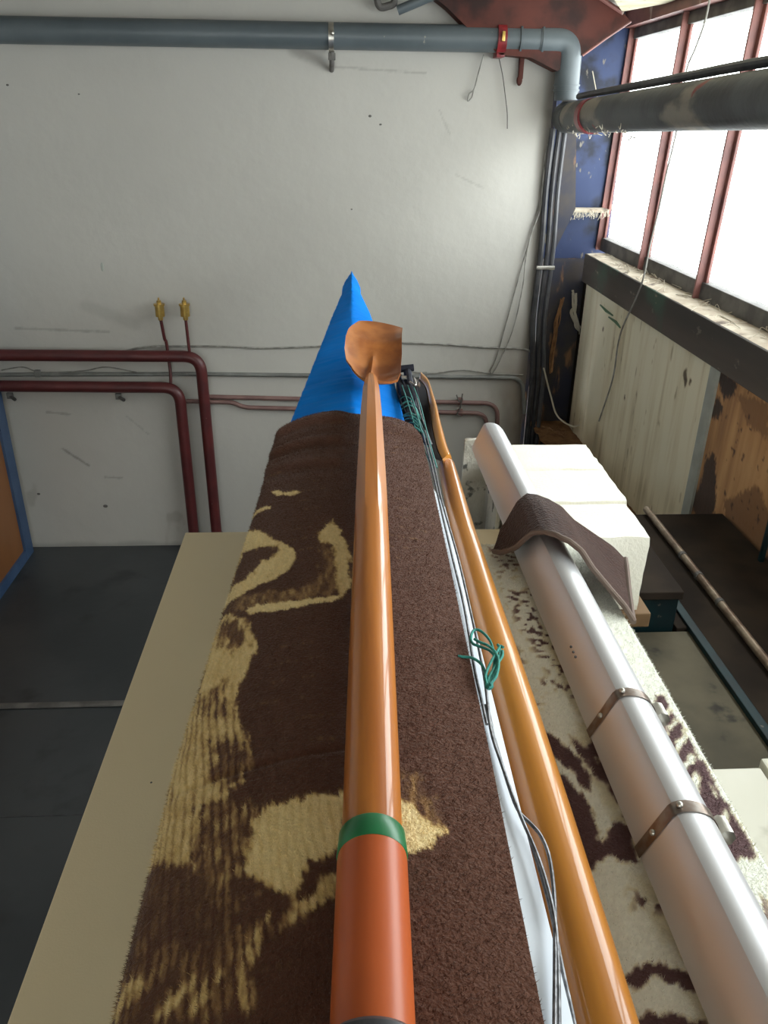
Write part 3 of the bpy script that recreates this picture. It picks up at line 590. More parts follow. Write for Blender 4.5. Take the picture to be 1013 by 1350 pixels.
# the horizontal crease line near the front
crease = np.exp(-((Yg-.585-.12*(S+.05))/.004)**2)*(S < 0)
Zs += -.003*crease
Zs -= .007*np.exp(-((Yg-.278)/.045)**2)*np.exp(-((S-.012)/.05)**2)
Zs += .0016*fbm(S*260, Yg*260, 21, 2)
Xg = xc(1)*0 + (.004+.0165*Yg) + S
V = np.stack([Xg, Yg2, Zs], -1).reshape(-1, 3)
px = S.ravel() + np.where(h > 0, -.012*h+.006, 0).ravel(); py = Yg2.ravel()
jx = px+.0022*fbm(px*240, py*240, 8, 2)*2; jy = py+.004*fbm(px*240+9, py*160, 9, 2)*2
B1 = [
 ([(-0.1393,1.231),(-0.1262,1.227),(-0.1109,1.208),(-0.0959,1.209),(-0.0858,1.198),(-0.0946,1.188),(-0.1148,1.199),(-0.1299,1.207)], .95, .0025, .006),
 ([(-0.1682,1.166),(-0.1554,1.175),(-0.1334,1.174),(-0.1341,1.16),(-0.1492,1.162),(-0.161,1.154)], .9, .0025, .006),
 ([(-0.1741,1.1),(-0.1655,1.12),(-0.1409,1.087),(-0.1162,1.045),(-0.0856,1.005),(-0.0812,0.981),(-0.0886,0.948),(-0.1103,0.928),(-0.1362,0.919),(-0.1539,0.905),(-0.1707,0.889),(-0.1723,0.925),(-0.1688,0.96),(-0.1712,1.043)], .92, .003, .008),
 ([(-0.1688,0.96),(-0.1621,1.037),(-0.1491,1.035),(-0.1189,1.027),(-0.1066,1.008),(-0.1154,0.992),(-0.1314,0.992),(-0.1341,0.973),(-0.1557,0.952),(-0.1655,0.939)], .12, .005, .02),
 ([(-0.0562,1.041),(-0.0319,1.083),(-0.017,1.03),(-0.0054,0.994),(-0.0036,0.886),(-0.0151,0.857),(-0.0245,0.881),(-0.0314,0.933),(-0.0345,0.997),(-0.0446,1.008)], .9, .004, .016),
 ([(-0.0516,1.009),(-0.0346,1.006),(-0.0244,0.932),(-0.0234,0.874),(-0.0392,0.863),(-0.0615,0.881),(-0.0483,0.928),(-0.0439,0.966)], .38, .006, .02),
 ([(-0.1707,0.889),(-0.154,0.907),(-0.1229,0.904),(-0.0697,0.89),(-0.0479,0.906),(-0.0353,0.869),(-0.0822,0.86),(-0.1304,0.87),(-0.1482,0.863)], .42, .006, .02),
 ([(-0.1413,0.869),(-0.1274,0.873),(-0.0823,0.864),(-0.0462,0.863),(-0.0123,0.865),(-0.0281,0.852),(-0.067,0.846),(-0.099,0.846),(-0.1331,0.856)], .95, .002, .008),
 ([(-0.1761,0.854),(-0.1655,0.878),(-0.139,0.851),(-0.1203,0.805),(-0.1157,0.769),(-0.1212,0.742),(-0.1248,0.715),(-0.1274,0.692),(-0.1208,0.653),(-0.1103,0.624),(-0.1028,0.591),(-0.2003,0.626),(-0.1832,0.676),(-0.1752,0.739)], .86, .004, .012),
 ([(-0.1651,0.853),(-0.146,0.849),(-0.1314,0.81),(-0.1309,0.781),(-0.1449,0.782),(-0.1583,0.806)], .30, .008, .03),
 ([(-0.1689,0.72),(-0.147,0.725),(-0.1301,0.67),(-0.1312,0.619),(-0.144,0.605),(-0.1722,0.617),(-0.1709,0.661)], .62, .010, .04),
 ([(-0.1965,0.696),(-0.1218,0.652),(-0.1113,0.627),(-0.1039,0.6),(-0.1025,0.577),(-0.1043,0.561),(-0.1142,0.555),(-0.1209,0.542),(-0.139,0.543),(-0.1383,0.504),(-0.1348,0.473),(-0.174,0.484),(-0.2,0.486),(-0.1882,0.556)], .82, .005, .014),
 ([(-0.1424,0.63),(-0.1232,0.619),(-0.1088,0.594),(-0.1084,0.568),(-0.1233,0.562),(-0.1407,0.586)], .36, .010, .03),
 ([(-0.139,0.543),(-0.118,0.543),(-0.0827,0.527),(-0.0934,0.507),(-0.0899,0.479),(-0.0904,0.451),(-0.084,0.426),(-0.0958,0.411),(-0.1172,0.436),(-0.1306,0.461),(-0.1392,0.498)], .50, .008, .03),
 ([(-0.0934,0.507),(-0.0846,0.523),(-0.0697,0.529),(-0.0088,0.534),(-0.0109,0.479),(-0.0196,0.463),(-0.0385,0.453),(-0.0461,0.433),(-0.055,0.424),(-0.0672,0.436),(-0.0794,0.446),(-0.0925,0.457),(-0.091,0.482)], .93, .005, .012),
 ([(-0.1931,0.488),(-0.175,0.487),(-0.1448,0.474),(-0.1245,0.457),(-0.1172,0.436),(-0.0958,0.414),(-0.0976,0.398),(-0.1095,0.391),(-0.1398,0.413),(-0.1617,0.409),(-0.1846,0.403),(-0.2001,0.432)], .26, .010, .03),
 ([(-0.1035,0.454),(-0.0914,0.451),(-0.0712,0.437),(-0.053,0.424),(-0.0648,0.413),(-0.088,0.425),(-0.1013,0.44)], .10, .006, .02),
 ([(-0.0366,0.459),(-0.0176,0.462),(-0.0193,0.441),(-0.0333,0.445)], .03, .006, .02),
 ([(-0.0134,0.446),(-0.0169,0.42),(-0.0388,0.41),(-0.0556,0.4),(-0.0635,0.396),(-0.0557,0.409),(-0.048,0.423),(-0.0352,0.434),(-0.0223,0.444)], .82, .006, .02),
 ([(-0.0958,0.411),(-0.0738,0.415),(-0.0636,0.401),(-0.0714,0.388),(-0.0741,0.371),(-0.0759,0.355),(-0.0827,0.344),(-0.1056,0.339),(-0.1788,0.35),(-0.1895,0.396),(-0.1668,0.411),(-0.1398,0.413),(-0.1095,0.391)], .40, .010, .03),
 ([(-0.1908,0.354),(-0.1821,0.369),(-0.1694,0.385),(-0.1524,0.386),(-0.1542,0.378),(-0.1691,0.368),(-0.1758,0.353)], .85, .006, .02),
 ([(-0.1578,0.35),(-0.155,0.364),(-0.1472,0.376),(-0.1363,0.384),(-0.1362,0.373),(-0.146,0.361),(-0.1518,0.349)], .12, .006, .02),
 ([(-0.1398,0.352),(-0.133,0.366),(-0.1202,0.375),(-0.1171,0.369),(-0.1269,0.359),(-0.1358,0.349)], .82, .005, .02),
 ([(-0.1216,0.34),(-0.1149,0.36),(-0.1032,0.375),(-0.1001,0.372),(-0.1079,0.355),(-0.1145,0.336)], .80, .005, .02),
 ([(-0.0859,0.357),(-0.0822,0.377),(-0.0806,0.399),(-0.0738,0.415),(-0.0687,0.406),(-0.0734,0.389),(-0.0751,0.367),(-0.0687,0.344),(-0.0746,0.339),(-0.0827,0.346)], .72, .006, .02),
 ([(-0.0686,0.338),(-0.0702,0.375),(-0.0635,0.394),(-0.0506,0.399),(-0.0387,0.407),(-0.0169,0.42),(-0.0041,0.429),(-0.0041,0.311),(-0.0722,0.318)], .04, .006, .02),
 ([(0.0304,0.523),(0.0403,0.525),(0.0514,0.519),(0.0567,0.506),(0.0668,0.499),(0.0779,0.492),(0.0691,0.481),(0.0582,0.472),(0.0483,0.467),(0.0353,0.465),(0.0233,0.468)], .96, .003, .014),
 ([(0.0408,0.556),(0.0548,0.559),(0.0629,0.549),(0.0621,0.537),(0.0694,0.523),(0.0737,0.505),(0.0759,0.492),(0.0668,0.499),(0.0576,0.508),(0.0514,0.522),(0.0403,0.527)], .42, .006, .02),
]
v = paint(jx, jy, B1, np.full(px.shape, .03))
# woven streaks: thin ribs of dark thread through the pale areas, faint pale ribs through the dark ones
mid = np.clip(1-np.abs(v-.55)/.45, 0, 1)
warp = .5+.5*np.sin((px*1.0+.16*py)*780 + 9*fbm(px*26, py*14, 30, 3))
dash = fbm(px*320, py*70, 12, 2)
left = (px < .02)
v = np.where(left & (py < .72), v - mid*.55*sstep(warp, .55, .95)*(.6+.8*vnoise(px*40, py*30, 4)), v)
v = np.clip(v + mid*dash*1.0, 0, 1)
rib = sstep(np.sin(py*190+4*fbm(px*9, py*9, 15, 2)), .75, .98)*sstep(vnoise(px*300, py*60, 17), .45, .75)*sstep(vnoise(px*14, py*10, 18), .50, .75)
v = np.clip(v + np.where(v < .12, rib*.28, 0), 0, 1)
DK = [(.092,.036,.021), (.120,.056,.029), (.30,.17,.070), (.62,.44,.18), (.85,.70,.38)]
cols = tones(v, DK)*(1+.35*fbm(px*420, py*420, 40, 2))[:,None]
bl = mesh_np('blanket', V, cols, NU, NV, M['weave'])
tag(bl, 'dark brown fluffy blanket with cream swirls spread over the boat under the oar', 'blanket')
pile(V, cols, NU, NV, 130000, .0034, .00036, M['fibre'], bl, (0,-.2,0), lambda x, y: np.abs(x-.0055-.0395*y) < .018)

# ------------------------------------------------------------------ oar on top of the blanket
oar = thing('oar', 'varnished wooden oar with orange sleeve lying along the brown blanket', 'oar', (.02,.4,1.405))
def ax(y): return Vector((.0055+.0395*y, y, 1.4375-.0005*y))
def oct_ring(f):
    """circle (f=0) to a soft octagon (f=1)"""
    out = []
    for k in range(32):
        t = 2*math.pi*k/32; m = (t+math.pi/8) % (math.pi/4)-math.pi/8
        out.append((math.cos(t)*(1-f+f*.96/math.cos(m)), math.sin(t)*(1-f+f*.96/math.cos(m))))
    return out
def shaft(ys, rs, f0, f1, axis, m, parent, name='shaft', flat=0):
    b = new(); rings = []
    for y, rr in zip(ys, rs):
        f = lerp(y, [f0, f1], [0, 1]); p = axis(y)
        rings.append([(p.x+a*rr, p.y, p.z+c*rr) for a, c in oct_ring(f)])
    R = grid(b, rings, True); b.faces.new(R[0][::-1]); b.faces.new(R[-1])
    return obj(name, b, m, parent, angle=28)
ys_ = list(np.linspace(-1.1,.9,12))+list(np.linspace(1.0,1.62,14))+[1.66,1.70,1.72]
shaft(ys_, [lerp(y, [-1.1,.4,1.1,1.45,1.62,1.70,1.72], [.021,.0245,.0245,.0215,.0180,.0125,.010]) for y in ys_], .75, 1.2, ax, M['shaft'], oar)
b = new(); tube(b, [ax(.10), ax(.11), ax(.428), ax(.438)], [.0255,.0272,.0272,.0262], 40); obj('sleeve', b, M['sleeve'], oar)
b = new(); tube(b, [ax(.432), ax(.4335), ax(.4525), ax(.454)], [.0270,.0278,.0266,.0255], 40); o = obj('collar_band', b, M['green'], oar); o['label'] = 'green tape band at the end of the sleeve'
b = new(); tube(b, [ax(.262), ax(.266), ax(.290), ax(.294)], [.0285,.0335,.0335,.0295], 40); box(b, ax(.28).x-.006, ax(.28).x+.006, .266, .290, 1.434+.031, 1.434+.0365, .001); o = obj('button', b, M['black'], oar); o['label'] = 'black rubber collar'
def blade(name, m, parent, y0, y1, axis, wl, wr, cup, tip, rib, vert=False, thick=.006, off=0.0, roll=0.0):
    b = new(); nu, nv = 40, 26; T, Bt = [], []
    for i in range(nu+1):
        u = i/nu; y = y0+(y1-y0)*u; p = axis(y); L_, R_ = lerp(u, *wl), lerp(u, *wr); rt, rb = [], []
        for k in range(nv+1):
            s = -1+2*k/nv; w = (L_ if s < 0 else R_)*s
            yy = y + .022*(1-s*s)*max(0, (u-.8)/.2)
            bowl = math.sin(math.pi*min(1, .12+u*.88))
            hgt = cup*s*s*bowl*min(1, u*6) - .024*math.sin(math.pi*min(1, u*1.45)) + tip*u**1.6 + rib*max(0, 1-abs(s)*(3.0+7*u))*max(0, 1-u/.60)**.8*min(1, .25+u*5) + roll*w
            th = thick*(1-.5*abs(s))*(1.2-.4*u)
            rt.append((p.x+off*u*u+w, yy, p.z+hgt)); rb.append((p.x+off*u*u+w, yy, p.z+hgt-th))
        T.append(rt); Bt.append(rb)
    A = grid(b, T); Cb = grid(b, Bt)
    def stitch(a, c):
        for k in range(len(a)-1): b.faces.new((a[k], a[k+1], c[k+1], c[k]))
    stitch(A[0], Cb[0]); stitch(A[-1], Cb[-1]); stitch([r_[0] for r_ in A], [r_[0] for r_ in Cb]); stitch([r_[-1] for r_ in A], [r_[-1] for r_ in Cb])
    return obj(name, b, m, parent, angle=40)
blade('blade', M['blade'], oar, 1.695, 2.015, ax, ([0,.06,.15,.3,.45,.6,.8,1], [.012,.026,.043,.059,.066,.067,.060,.049]), ([0,.04,.10,.2,.5,1], [.012,.042,.060,.067,.069,.062]),   .030, .050, .026, thick=.010, off=.018, roll=-.16)

# ------------------------------------------------------------------ second blanket on its padded plank, second oar, mast
b = new(); box(b, .190, .408, -2.2, 1.19, 1.1205, 1.290, .006)
tag(obj('foam_plank', b, M['foam'], None, False), 'white foam plank on the table beneath the cream blanket', 'plank')
NU2, NV2 = 120, 420
us = np.linspace(0, 1, NU2); yv = np.linspace(.18, 1.20, NV2); U, Yg = np.meshgrid(us, yv, indexing='ij')
X2 = .186+(.4165-.186)*np.clip(U/.86, 0, 1); h = np.clip((U-.86)/.14, 0, 1)
X2 = X2 + .004*np.sin(h*math.pi/2)
Z2 = 1.300 + .002*np.sin(Yg*9) - .055*h**1.3 + .0014*fbm(X2*260, Yg*260, 51, 2)
Z2 -= .006*sstep(Yg, 1.17, 1.20)
V2 = np.stack([X2, Yg+.006*fbm(X2*30, Yg*0, 52, 2), Z2], -1).reshape(-1,3)
px = X2.ravel()+.06*h.ravel(); py = Yg.ravel()
jx = px+.004*fbm(px*230, py*230, 58, 2); jy = py+.006*fbm(px*230+9, py*200, 59, 2)
B2 = [
 ([(0.313,0.838),(0.32,0.775),(0.316,0.739),(0.3,0.729),(0.29,0.755),(0.282,0.776),(0.285,0.845),(0.278,0.895),(0.304,0.957),(0.309,0.894)], .80, .008, .02),
 ([(0.284,0.734),(0.31,0.725),(0.308,0.663),(0.304,0.611),(0.287,0.577),(0.279,0.596),(0.274,0.639),(0.269,0.687)], .80, .008, .02),
 ([(0.28,0.52),(0.307,0.516),(0.313,0.464),(0.304,0.433),(0.297,0.446),(0.284,0.456),(0.283,0.489)], .82, .01, .02),
 ([(0.287,0.421),(0.304,0.412),(0.303,0.374),(0.288,0.374)], .82, .01, .02),
 ([(0.234,0.722),(0.247,0.717),(0.257,0.701),(0.266,0.681),(0.276,0.649),(0.269,0.627),(0.262,0.634),(0.259,0.652),(0.249,0.669),(0.241,0.679),(0.233,0.697)], .04, .003, .010),
 ([(0.236,0.658),(0.249,0.644),(0.258,0.626),(0.263,0.61),(0.263,0.588),(0.259,0.564),(0.262,0.557),(0.28,0.581),(0.299,0.584),(0.29,0.535),(0.275,0.534),(0.265,0.541),(0.251,0.537),(0.239,0.525),(0.228,0.515),(0.228,0.551),(0.233,0.605),(0.234,0.635)], .05, .003, .010),
 ([(0.27,0.713),(0.28,0.69),(0.295,0.704),(0.306,0.72),(0.312,0.679),(0.31,0.617),(0.306,0.582),(0.291,0.583),(0.294,0.607),(0.292,0.638),(0.283,0.649),(0.278,0.67),(0.27,0.688)], .06, .004, .012),
 ([(0.29,0.677),(0.297,0.684),(0.302,0.677),(0.299,0.667),(0.291,0.668)], .78, .004, .012),
 ([(0.236,0.416),(0.25,0.426),(0.27,0.43),(0.288,0.423),(0.301,0.415),(0.306,0.407),(0.291,0.406),(0.275,0.41),(0.266,0.418),(0.244,0.409)], .06, .003, .012),
 ([(0.233,0.382),(0.259,0.388),(0.272,0.384),(0.29,0.38),(0.295,0.369),(0.232,0.372)], .06, .003, .012),
 ([(0.4,0.778),(0.408,0.779),(0.408,0.744),(0.409,0.713),(0.411,0.666),(0.411,0.607),(0.413,0.571),(0.413,0.534),(0.394,0.532),(0.377,0.524),(0.371,0.54),(0.382,0.581),(0.374,0.608),(0.371,0.65),(0.372,0.707),(0.373,0.737)], .07, .003, .010),
 ([(0.378,0.718),(0.399,0.748),(0.412,0.762),(0.408,0.752),(0.393,0.733),(0.381,0.712)], .95, .003, .008),
 ([(0.381,0.706),(0.401,0.732),(0.41,0.736),(0.405,0.726),(0.391,0.713),(0.38,0.699)], .95, .003, .008),
 ([(0.374,0.666),(0.393,0.698),(0.407,0.712),(0.41,0.704),(0.395,0.687),(0.376,0.661)], .97, .003, .008),
 ([(0.382,0.656),(0.403,0.678),(0.408,0.673),(0.399,0.663),(0.386,0.651)], .97, .003, .008),
 ([(0.375,0.611),(0.384,0.636),(0.396,0.651),(0.398,0.639),(0.389,0.619),(0.38,0.61)], .97, .003, .008),
 ([(0.404,0.632),(0.409,0.627),(0.404,0.613),(0.401,0.618)], .95, .003, .008),
 ([(0.394,0.578),(0.404,0.595),(0.408,0.592),(0.402,0.58)], .9, .003, .008),
]
v = paint(jx, jy, B2, np.full(px.shape, .97))
def dots(poly, sc, th, str_=(1,1)):
    a = 1-sstep(sdist(px, py, poly), -.012, .012)
    return a*sstep(vnoise(px*sc*str_[0]*1.5, py*sc*str_[1]*1.5, 61), th-.04, th+.10)*sstep(vnoise(px*22, py*22, 62), .30, .55)
D2 = np.zeros(px.shape)
for poly, sc, th in (
 ([(0.253,1.21),(0.29,1.199),(0.3,1.067),(0.307,0.949),(0.309,0.838),(0.276,0.81),(0.255,0.937),(0.252,1.095)], 105, .60),
 ([(0.241,0.817),(0.31,0.814),(0.306,0.775),(0.239,0.762)], 105, .55),
 ([(0.223,0.897),(0.243,0.896),(0.244,0.846),(0.231,0.823)], 105, .62)): D2 = np.maximum(D2, dots(poly, sc, th))
for poly, sc, th in (
 ([(0.235,0.457),(0.305,0.455),(0.303,0.44),(0.233,0.443)], 120, .46),
 ([(0.273,0.5),(0.318,0.498),(0.315,0.48),(0.27,0.482)], 120, .52),
 ([(0.374,0.491),(0.397,0.487),(0.391,0.463),(0.373,0.475)], 120, .55)): D2 = np.maximum(D2, dots(poly, sc, th, (1.2,.7)))
v = np.clip(v - D2*.85 + .16*fbm(px*300, py*300, 70, 2)*np.clip(1-np.abs(v-.5)*1.6, 0, 1), 0, 1)
CK = [(.090,.045,.050), (.16,.095,.09), (.42,.34,.27), (.70,.65,.46), (.84,.85,.77)]
cols2 = tones(v, CK)*(1+.30*fbm(px*420, py*420, 71, 2))[:,None]
b2o = mesh_np('blanket', V2, cols2, NU2, NV2, M['weave'])
tag(b2o, 'cream blanket with purple brown swirls under the mast and the second oar', 'blanket')
pile(V2, cols2, NU2, NV2, 60000, .0036, .0004, M['fibre'], b2o, (0,-.2,0), lambda x, y: (np.abs(x-.3235) < .036) | (np.abs(x-.199) < .020))

oar2 = thing('oar', 'worn orange wooden oar with a dark blade lying between boat and mast', 'oar', (.21,.6,1.305))
A2 = [(0.212,1.426,1.337),(0.206,1.166,1.337),(0.202,0.639,1.337),(0.197,0.365,1.337)]
def ax2(y): return Vector((lerp(y, [-1.2]+[p[1] for p in A2[::-1]]+[1.6], [.165]+[p[0] for p in A2[::-1]]+[A2[0][0]+.008]), y, 1.3335+.02*max(0, y-1.2)))
ys_ = list(np.linspace(-1.2,1.0,16))+list(np.linspace(1.05,1.44,12))
shaft(ys_, [lerp(y, [-1.2,.3,.65,1.16,1.38,1.44], [.022,.0270,.0270,.0212,.0180,.0165]) for y in ys_], 5, 6, ax2, M['oldshaft'], oar2)
# blade seen edge-on: dark hollow face to the left, pale wooden spine running on from the shaft
LF = [(0.199,1.531,1.318),(0.201,1.6,1.318),(0.196,1.664,1.318),(0.19,1.733,1.318),(0.187,1.813,1.318),(0.186,1.911,1.318),(0.191,2.012,1.318),(0.209,2.101,1.318)]
CR = [(0.198,1.416,1.362),(0.195,1.472,1.362),(0.196,1.531,1.362),(0.199,1.603,1.362),(0.204,1.681,1.362),(0.21,1.789,1.362),(0.213,1.884,1.362),(0.204,1.954,1.362)]
RT = [(0.227,1.461,1.34),(0.226,1.526,1.34),(0.227,1.592,1.34),(0.228,1.673,1.34),(0.23,1.76,1.34),(0.23,1.862,1.34),(0.227,1.961,1.34),(0.214,2.028,1.34)]
LF, CR, RT = [smooth_path(q, 5) for q in (LF, CR, RT)]
b = new(); n_ = len(CR); T = []
for i in range(n_):
    row = []
    for k in range(13):
        t = k/12; p = LF[i].lerp(CR[i], t); p = p - Vector((-.004,0,.010))*math.sin(math.pi*t)*min(1, i/8)
        row.append(p)
    T.append(row)
Bk = [[p+Vector((.010,.004,-.008))*(1-.3*abs(2*k/12-1)) for k, p in enumerate(r_)] for r_ in T]
A = grid(b, T); Cb = grid(b, Bk)
for a_, c_ in ((A[0],Cb[0]), (A[-1],Cb[-1]), ([r_[0] for r_ in A],[r_[0] for r_ in Cb]), ([r_[-1] for r_ in A],[r_[-1] for r_ in Cb])):
    for k in range(len(a_)-1): b.faces.new((a_[k], a_[k+1], c_[k+1], c_[k]))
o = obj('blade', b, M['darkblade'], oar2, angle=50); o['label'] = 'dark brown hollow blade'
b = new(); rows = []
for i in range(n_):
    c_, r_ = CR[i]+Vector((.0025,0,.001)), RT[i]; w = (r_-c_).length; row = []
    for k in range(9):
        t = k/8; row.append(c_.lerp(r_, t)+Vector((.25,0,1)).normalized()*w*.22*math.sin(math.pi*t))
    row += [r_+Vector((-.1*w,0,-.4*w)), c_.lerp(r_, .4)+Vector((0,0,-.55*w))]
    rows.append(row)
R_ = grid(b, rows, True); b.faces.new(R_[0][::-1]); b.faces.new(R_[-1]); obj('spine', b, M['oldshaft'], oar2, angle=60)

mast = thing('mast', 'silver aluminium mast lying across the cream blanket', 'mast', (.325,.4,1.302))
def axm(y): return Vector((.3235, y, 1.338))
sec = [(-.033,-.030), (-.036,-.024), (-.0135,.0285), (-.010,.0325)]
for k in range(15):
    a = math.radians(100-170*k/14); sec.append((.001+.034*math.cos(a), .001+.034*math.sin(a)))
sec += [(.022,-.032), (-.020,-.034)]
b = new(); rows = []
for y in (-1.7, -.5, .2, .6, 1.0, 1.3, 1.585, 1.600):
    p = axm(y); k = 1 if y < 1.59 else .95
    rows.append([(p.x+a*k, p.y, p.z+c*k) for a, c in sec])
R = grid(b, rows, True); b.faces.new(R[0][::-1])
f = b.faces.new(R[-1]); q = bmesh.ops.inset_region(b, faces=[f], thickness=.003)
for v_ in f.verts: v_.co.y -= .012
obj('tube', b, M['alu'], mast, angle=25)
for y in (.700, .533):
    b = new(); k = 1.035; rows = []
    ss = sec[1:15]
    for yy in (y-.007, y+.007): rows.append([(axm(yy).x+a*k, yy, axm(yy).z+c*k) for a, c in ss])
    grid(b, rows); bmesh.ops.solidify(b, geom=b.faces[:], thickness=.0016)
    bd = obj('band', b, M['bandmetal'], mast, angle=30)
    for (a, c) in ((-.026,.002), (-.006,.0375)):
        bb = new(); ball(bb, (axm(y).x+a, y, axm(y).z+c), .0034, seg=10); obj('rivet', bb, M['chrome'], bd)
    b = new(); pr = [(.033,.006), (.040,.012), (.048,.010), (.052,.002), (.049,-.006), (.040,-.010)]
    rows = [[(axm(y).x+a, yy, axm(y).z+c) for a, c in pr] for yy in (y-.010, y+.010)]
    grid(b, rows); bmesh.ops.solidify(b, geom=b.faces[:], thickness=.0018); obj('hook', b, M['chrome'], bd, angle=50)
for (p) in ((0.293, 0.806, 1.362), (0.293, 0.795, 1.362), (0.293, 0.785, 1.362)):
    b = new(); ball(b, (p[0]-.004,p[1],p[2]-.002), .0018, seg=8); obj('drill_hole', b, M['black'], mast)

# brown fleece folded over the mast
b = new(); rows = []; n1, n2 = 60, 34
def zdrape(x):
    return lerp(x, [.245,.262,.280,.298,.312,.325,.340,.356,.372,.395,.415,.430,.47], [1.310,1.313,1.332,1.368,1.379,1.383,1.381,1.372,1.350,1.328,1.310,1.290,1.266])
for i in range(n1+1):
    u = i/n1; x = .252+(.428-.252)*u
    y0 = lerp(u, [0,.25,.45,.65,1], [1.130,1.080,1.03,1.000,.950]) ; y1 = lerp(u, [0,.12,.35,.5,.75,1], [1.136,1.19,1.212,1.19,1.165,1.13]); row = []
    for k in range(n2+1):
        v_ = k/n2; y = y0+(y1-y0)*v_; z = zdrape(x)+.004+.004*math.sin(v_*6+u*9)*u*v_ + .006*(1-v_)*math.sin(u*math.pi)
        row.append((x+.048*v_*u*u, y, z))
    rows.append(row)
grid(b, rows); bmesh.ops.solidify(b, geom=b.faces[:], thickness=.006)
fl = obj('fleece_cloth', b, M['fleece'], angle=70); tag(fl, 'brown fleece cloth folded over the aluminium mast', 'cloth')
b = new(); tube(b, [Vector(r_[0])+Vector((0,-.001,.003)) for r_ in rows], .0045, 8); tube(b, [Vector(rows[-1][k]) for k in range(n2+1)], .0045, 8)
obj('hem', b, M['hem'], fl)

# ------------------------------------------------------------------ polystyrene and bench on the right
def chunk(x0, x1, y0, y1, z0, z1, m, label, name='foam_block', bev=.012, seed=0, group='foam blocks', jag=.004):
    b = new(); box(b, x0, x1, y0, y1, z0, z1)
    bmesh.ops.subdivide_edges(b, edges=b.edges[:], cuts=7, use_grid_fill=True)
    rr = random.Random(seed); c = Vector(((x0+x1)/2, (y0+y1)/2, (z0+z1)/2))
    for v in b.verts:
        d = v.co-c; n = sum(1 for q, h_ in zip(d, ((x1-x0)/2, (y1-y0)/2, (z1-z0)/2)) if abs(abs(q)-h_) < 1e-4)
        if n >= 2: v.co -= Vector([math.copysign(rr.uniform(.3,1)*jag, q) if abs(abs(q)-h_) < 1e-4 else 0 for q, h_ in zip(d, ((x1-x0)/2, (y1-y0)/2, (z1-z0)/2))])
        else: v.co += Vector((rr.uniform(-1,1), rr.uniform(-1,1), rr.uniform(-1,1)))*.0008
    return tag(obj(name, b, m, angle=50), label, 'polystyrene', group)
chunk(.385, .592, 1.300, 1.450, 1.082, 1.250, M['foam'], 'white polystyrene block nearest the viewer, beside the mast', seed=1)
chunk(.372, .600, 1.456, 1.622, 1.082, 1.252, M['foam'], 'white polystyrene block in the middle of the row of three', seed=2)
chunk(.368, .606, 1.628, 1.790, 1.082, 1.252, M['foam'], 'white polystyrene block at the far end of the row of three', seed=3, jag=.008)
b = new(); box(b, .375, .615, 1.29, 1.80, 1.05, 1.082, .003); tag(obj('pine_board', b, M['packer'], None, False), 'raw pine board under the row of white polystyrene blocks', 'board')
chunk(.292, .352, 1.715, 1.735, 0.0, 1.285, M['foamold'], 'dirty upright polystyrene strip left of the mast end', 'foam_strip', seed=4, group=None)
chunk(.352, .366, 1.592, 1.70, 0.0, 1.245, M['foamold'], 'mottled grey polystyrene sheet on edge beside the white blocks', 'foam_strip', seed=5, group=None, jag=.006)
t = thing('workbench', 'dark bench along the window wall with a grey sunken board and teal rail', 'bench', (.8,1.3,0))
b = new(); box(b, .43, .775, .35, 1.415, .928, .950, .002); obj('sunken_board', b, M['tray'], t, False)
b = new(); box(b, .765, .785, .35, 1.55, .90, .962, .002); obj('edge_rail', b, M['teal'], t, False)
b = new(); box(b, .785, 1.095, .35, 1.98, .925, .956, .003); obj('bench_top', b, M['darktop'], t, False)
b = new(); box(b, .74, .785, 1.42, 1.98, .925, .956, .003); obj('bench_end', b, M['darktop'], t, False)
for x in (.46, 1.06):
    for y in (.42, 1.36):
        b = new(); box(b, x-.025, x+.025, y-.025, y+.025, 0, .928, .002); obj('leg', b, M['teal'], t, False)
for y in (1.36, .42):
    b = new(); box(b, .44, 1.09, y-.02, y+.02, .90, .926); obj('cross_bar', b, M['teal'], t, False)
t = thing('metal_crate', 'dark teal metal box under the polystyrene blocks', 'box', (.58,1.6,0))
b = new(); box(b, .40, .735, 1.425, 1.80, 0, 1.03, .003); obj('box_body', b, M['teal'], t, False)
b = new(); box(b, .39, .740, 1.418, 1.81, 1.03, 1.050, .003); obj('rim', b, M['darktop'], t, False)
b = new(); tube(b, [(.874,1.99,.9672), (.871,1.264,.9672), (.868,.5,.9672)], .0095, 14)
rd = tag(obj('metal_rod', b, M['rod']), 'long tarnished metal rod lying on the dark bench', 'rod')
for y in (1.5, 1.72, 1.62):
    b = new(); tube(b, [(.872,y-.006,.9672), (.872,y+.006,.9672)], .0108, 14); obj('ring_joint', b, M['rail'], rd)
b = new(); box(b, 1.066, 1.078, 1.70, 1.712, .956, 1.10, .002); tag(obj('teal_stake', b, M['teal']), 'short dark teal upright at the back of the bench by the stained plywood', 'stake')
# cream planks
for (x0, x1, y0, y1, lb, dz) in ((.560, .655, .20, .905, 'cream painted plank at the right edge beside the cream blanket', 0), (.665, .76, .20, .925, 'second cream painted plank, further right at the picture edge', .0)):
    b = new(); box(b, x0, x1, y0, y1, .955, 1.05, .004)
    tag(obj('painted_plank', b, M['plank'], None, False), lb, 'plank', 'cream planks')
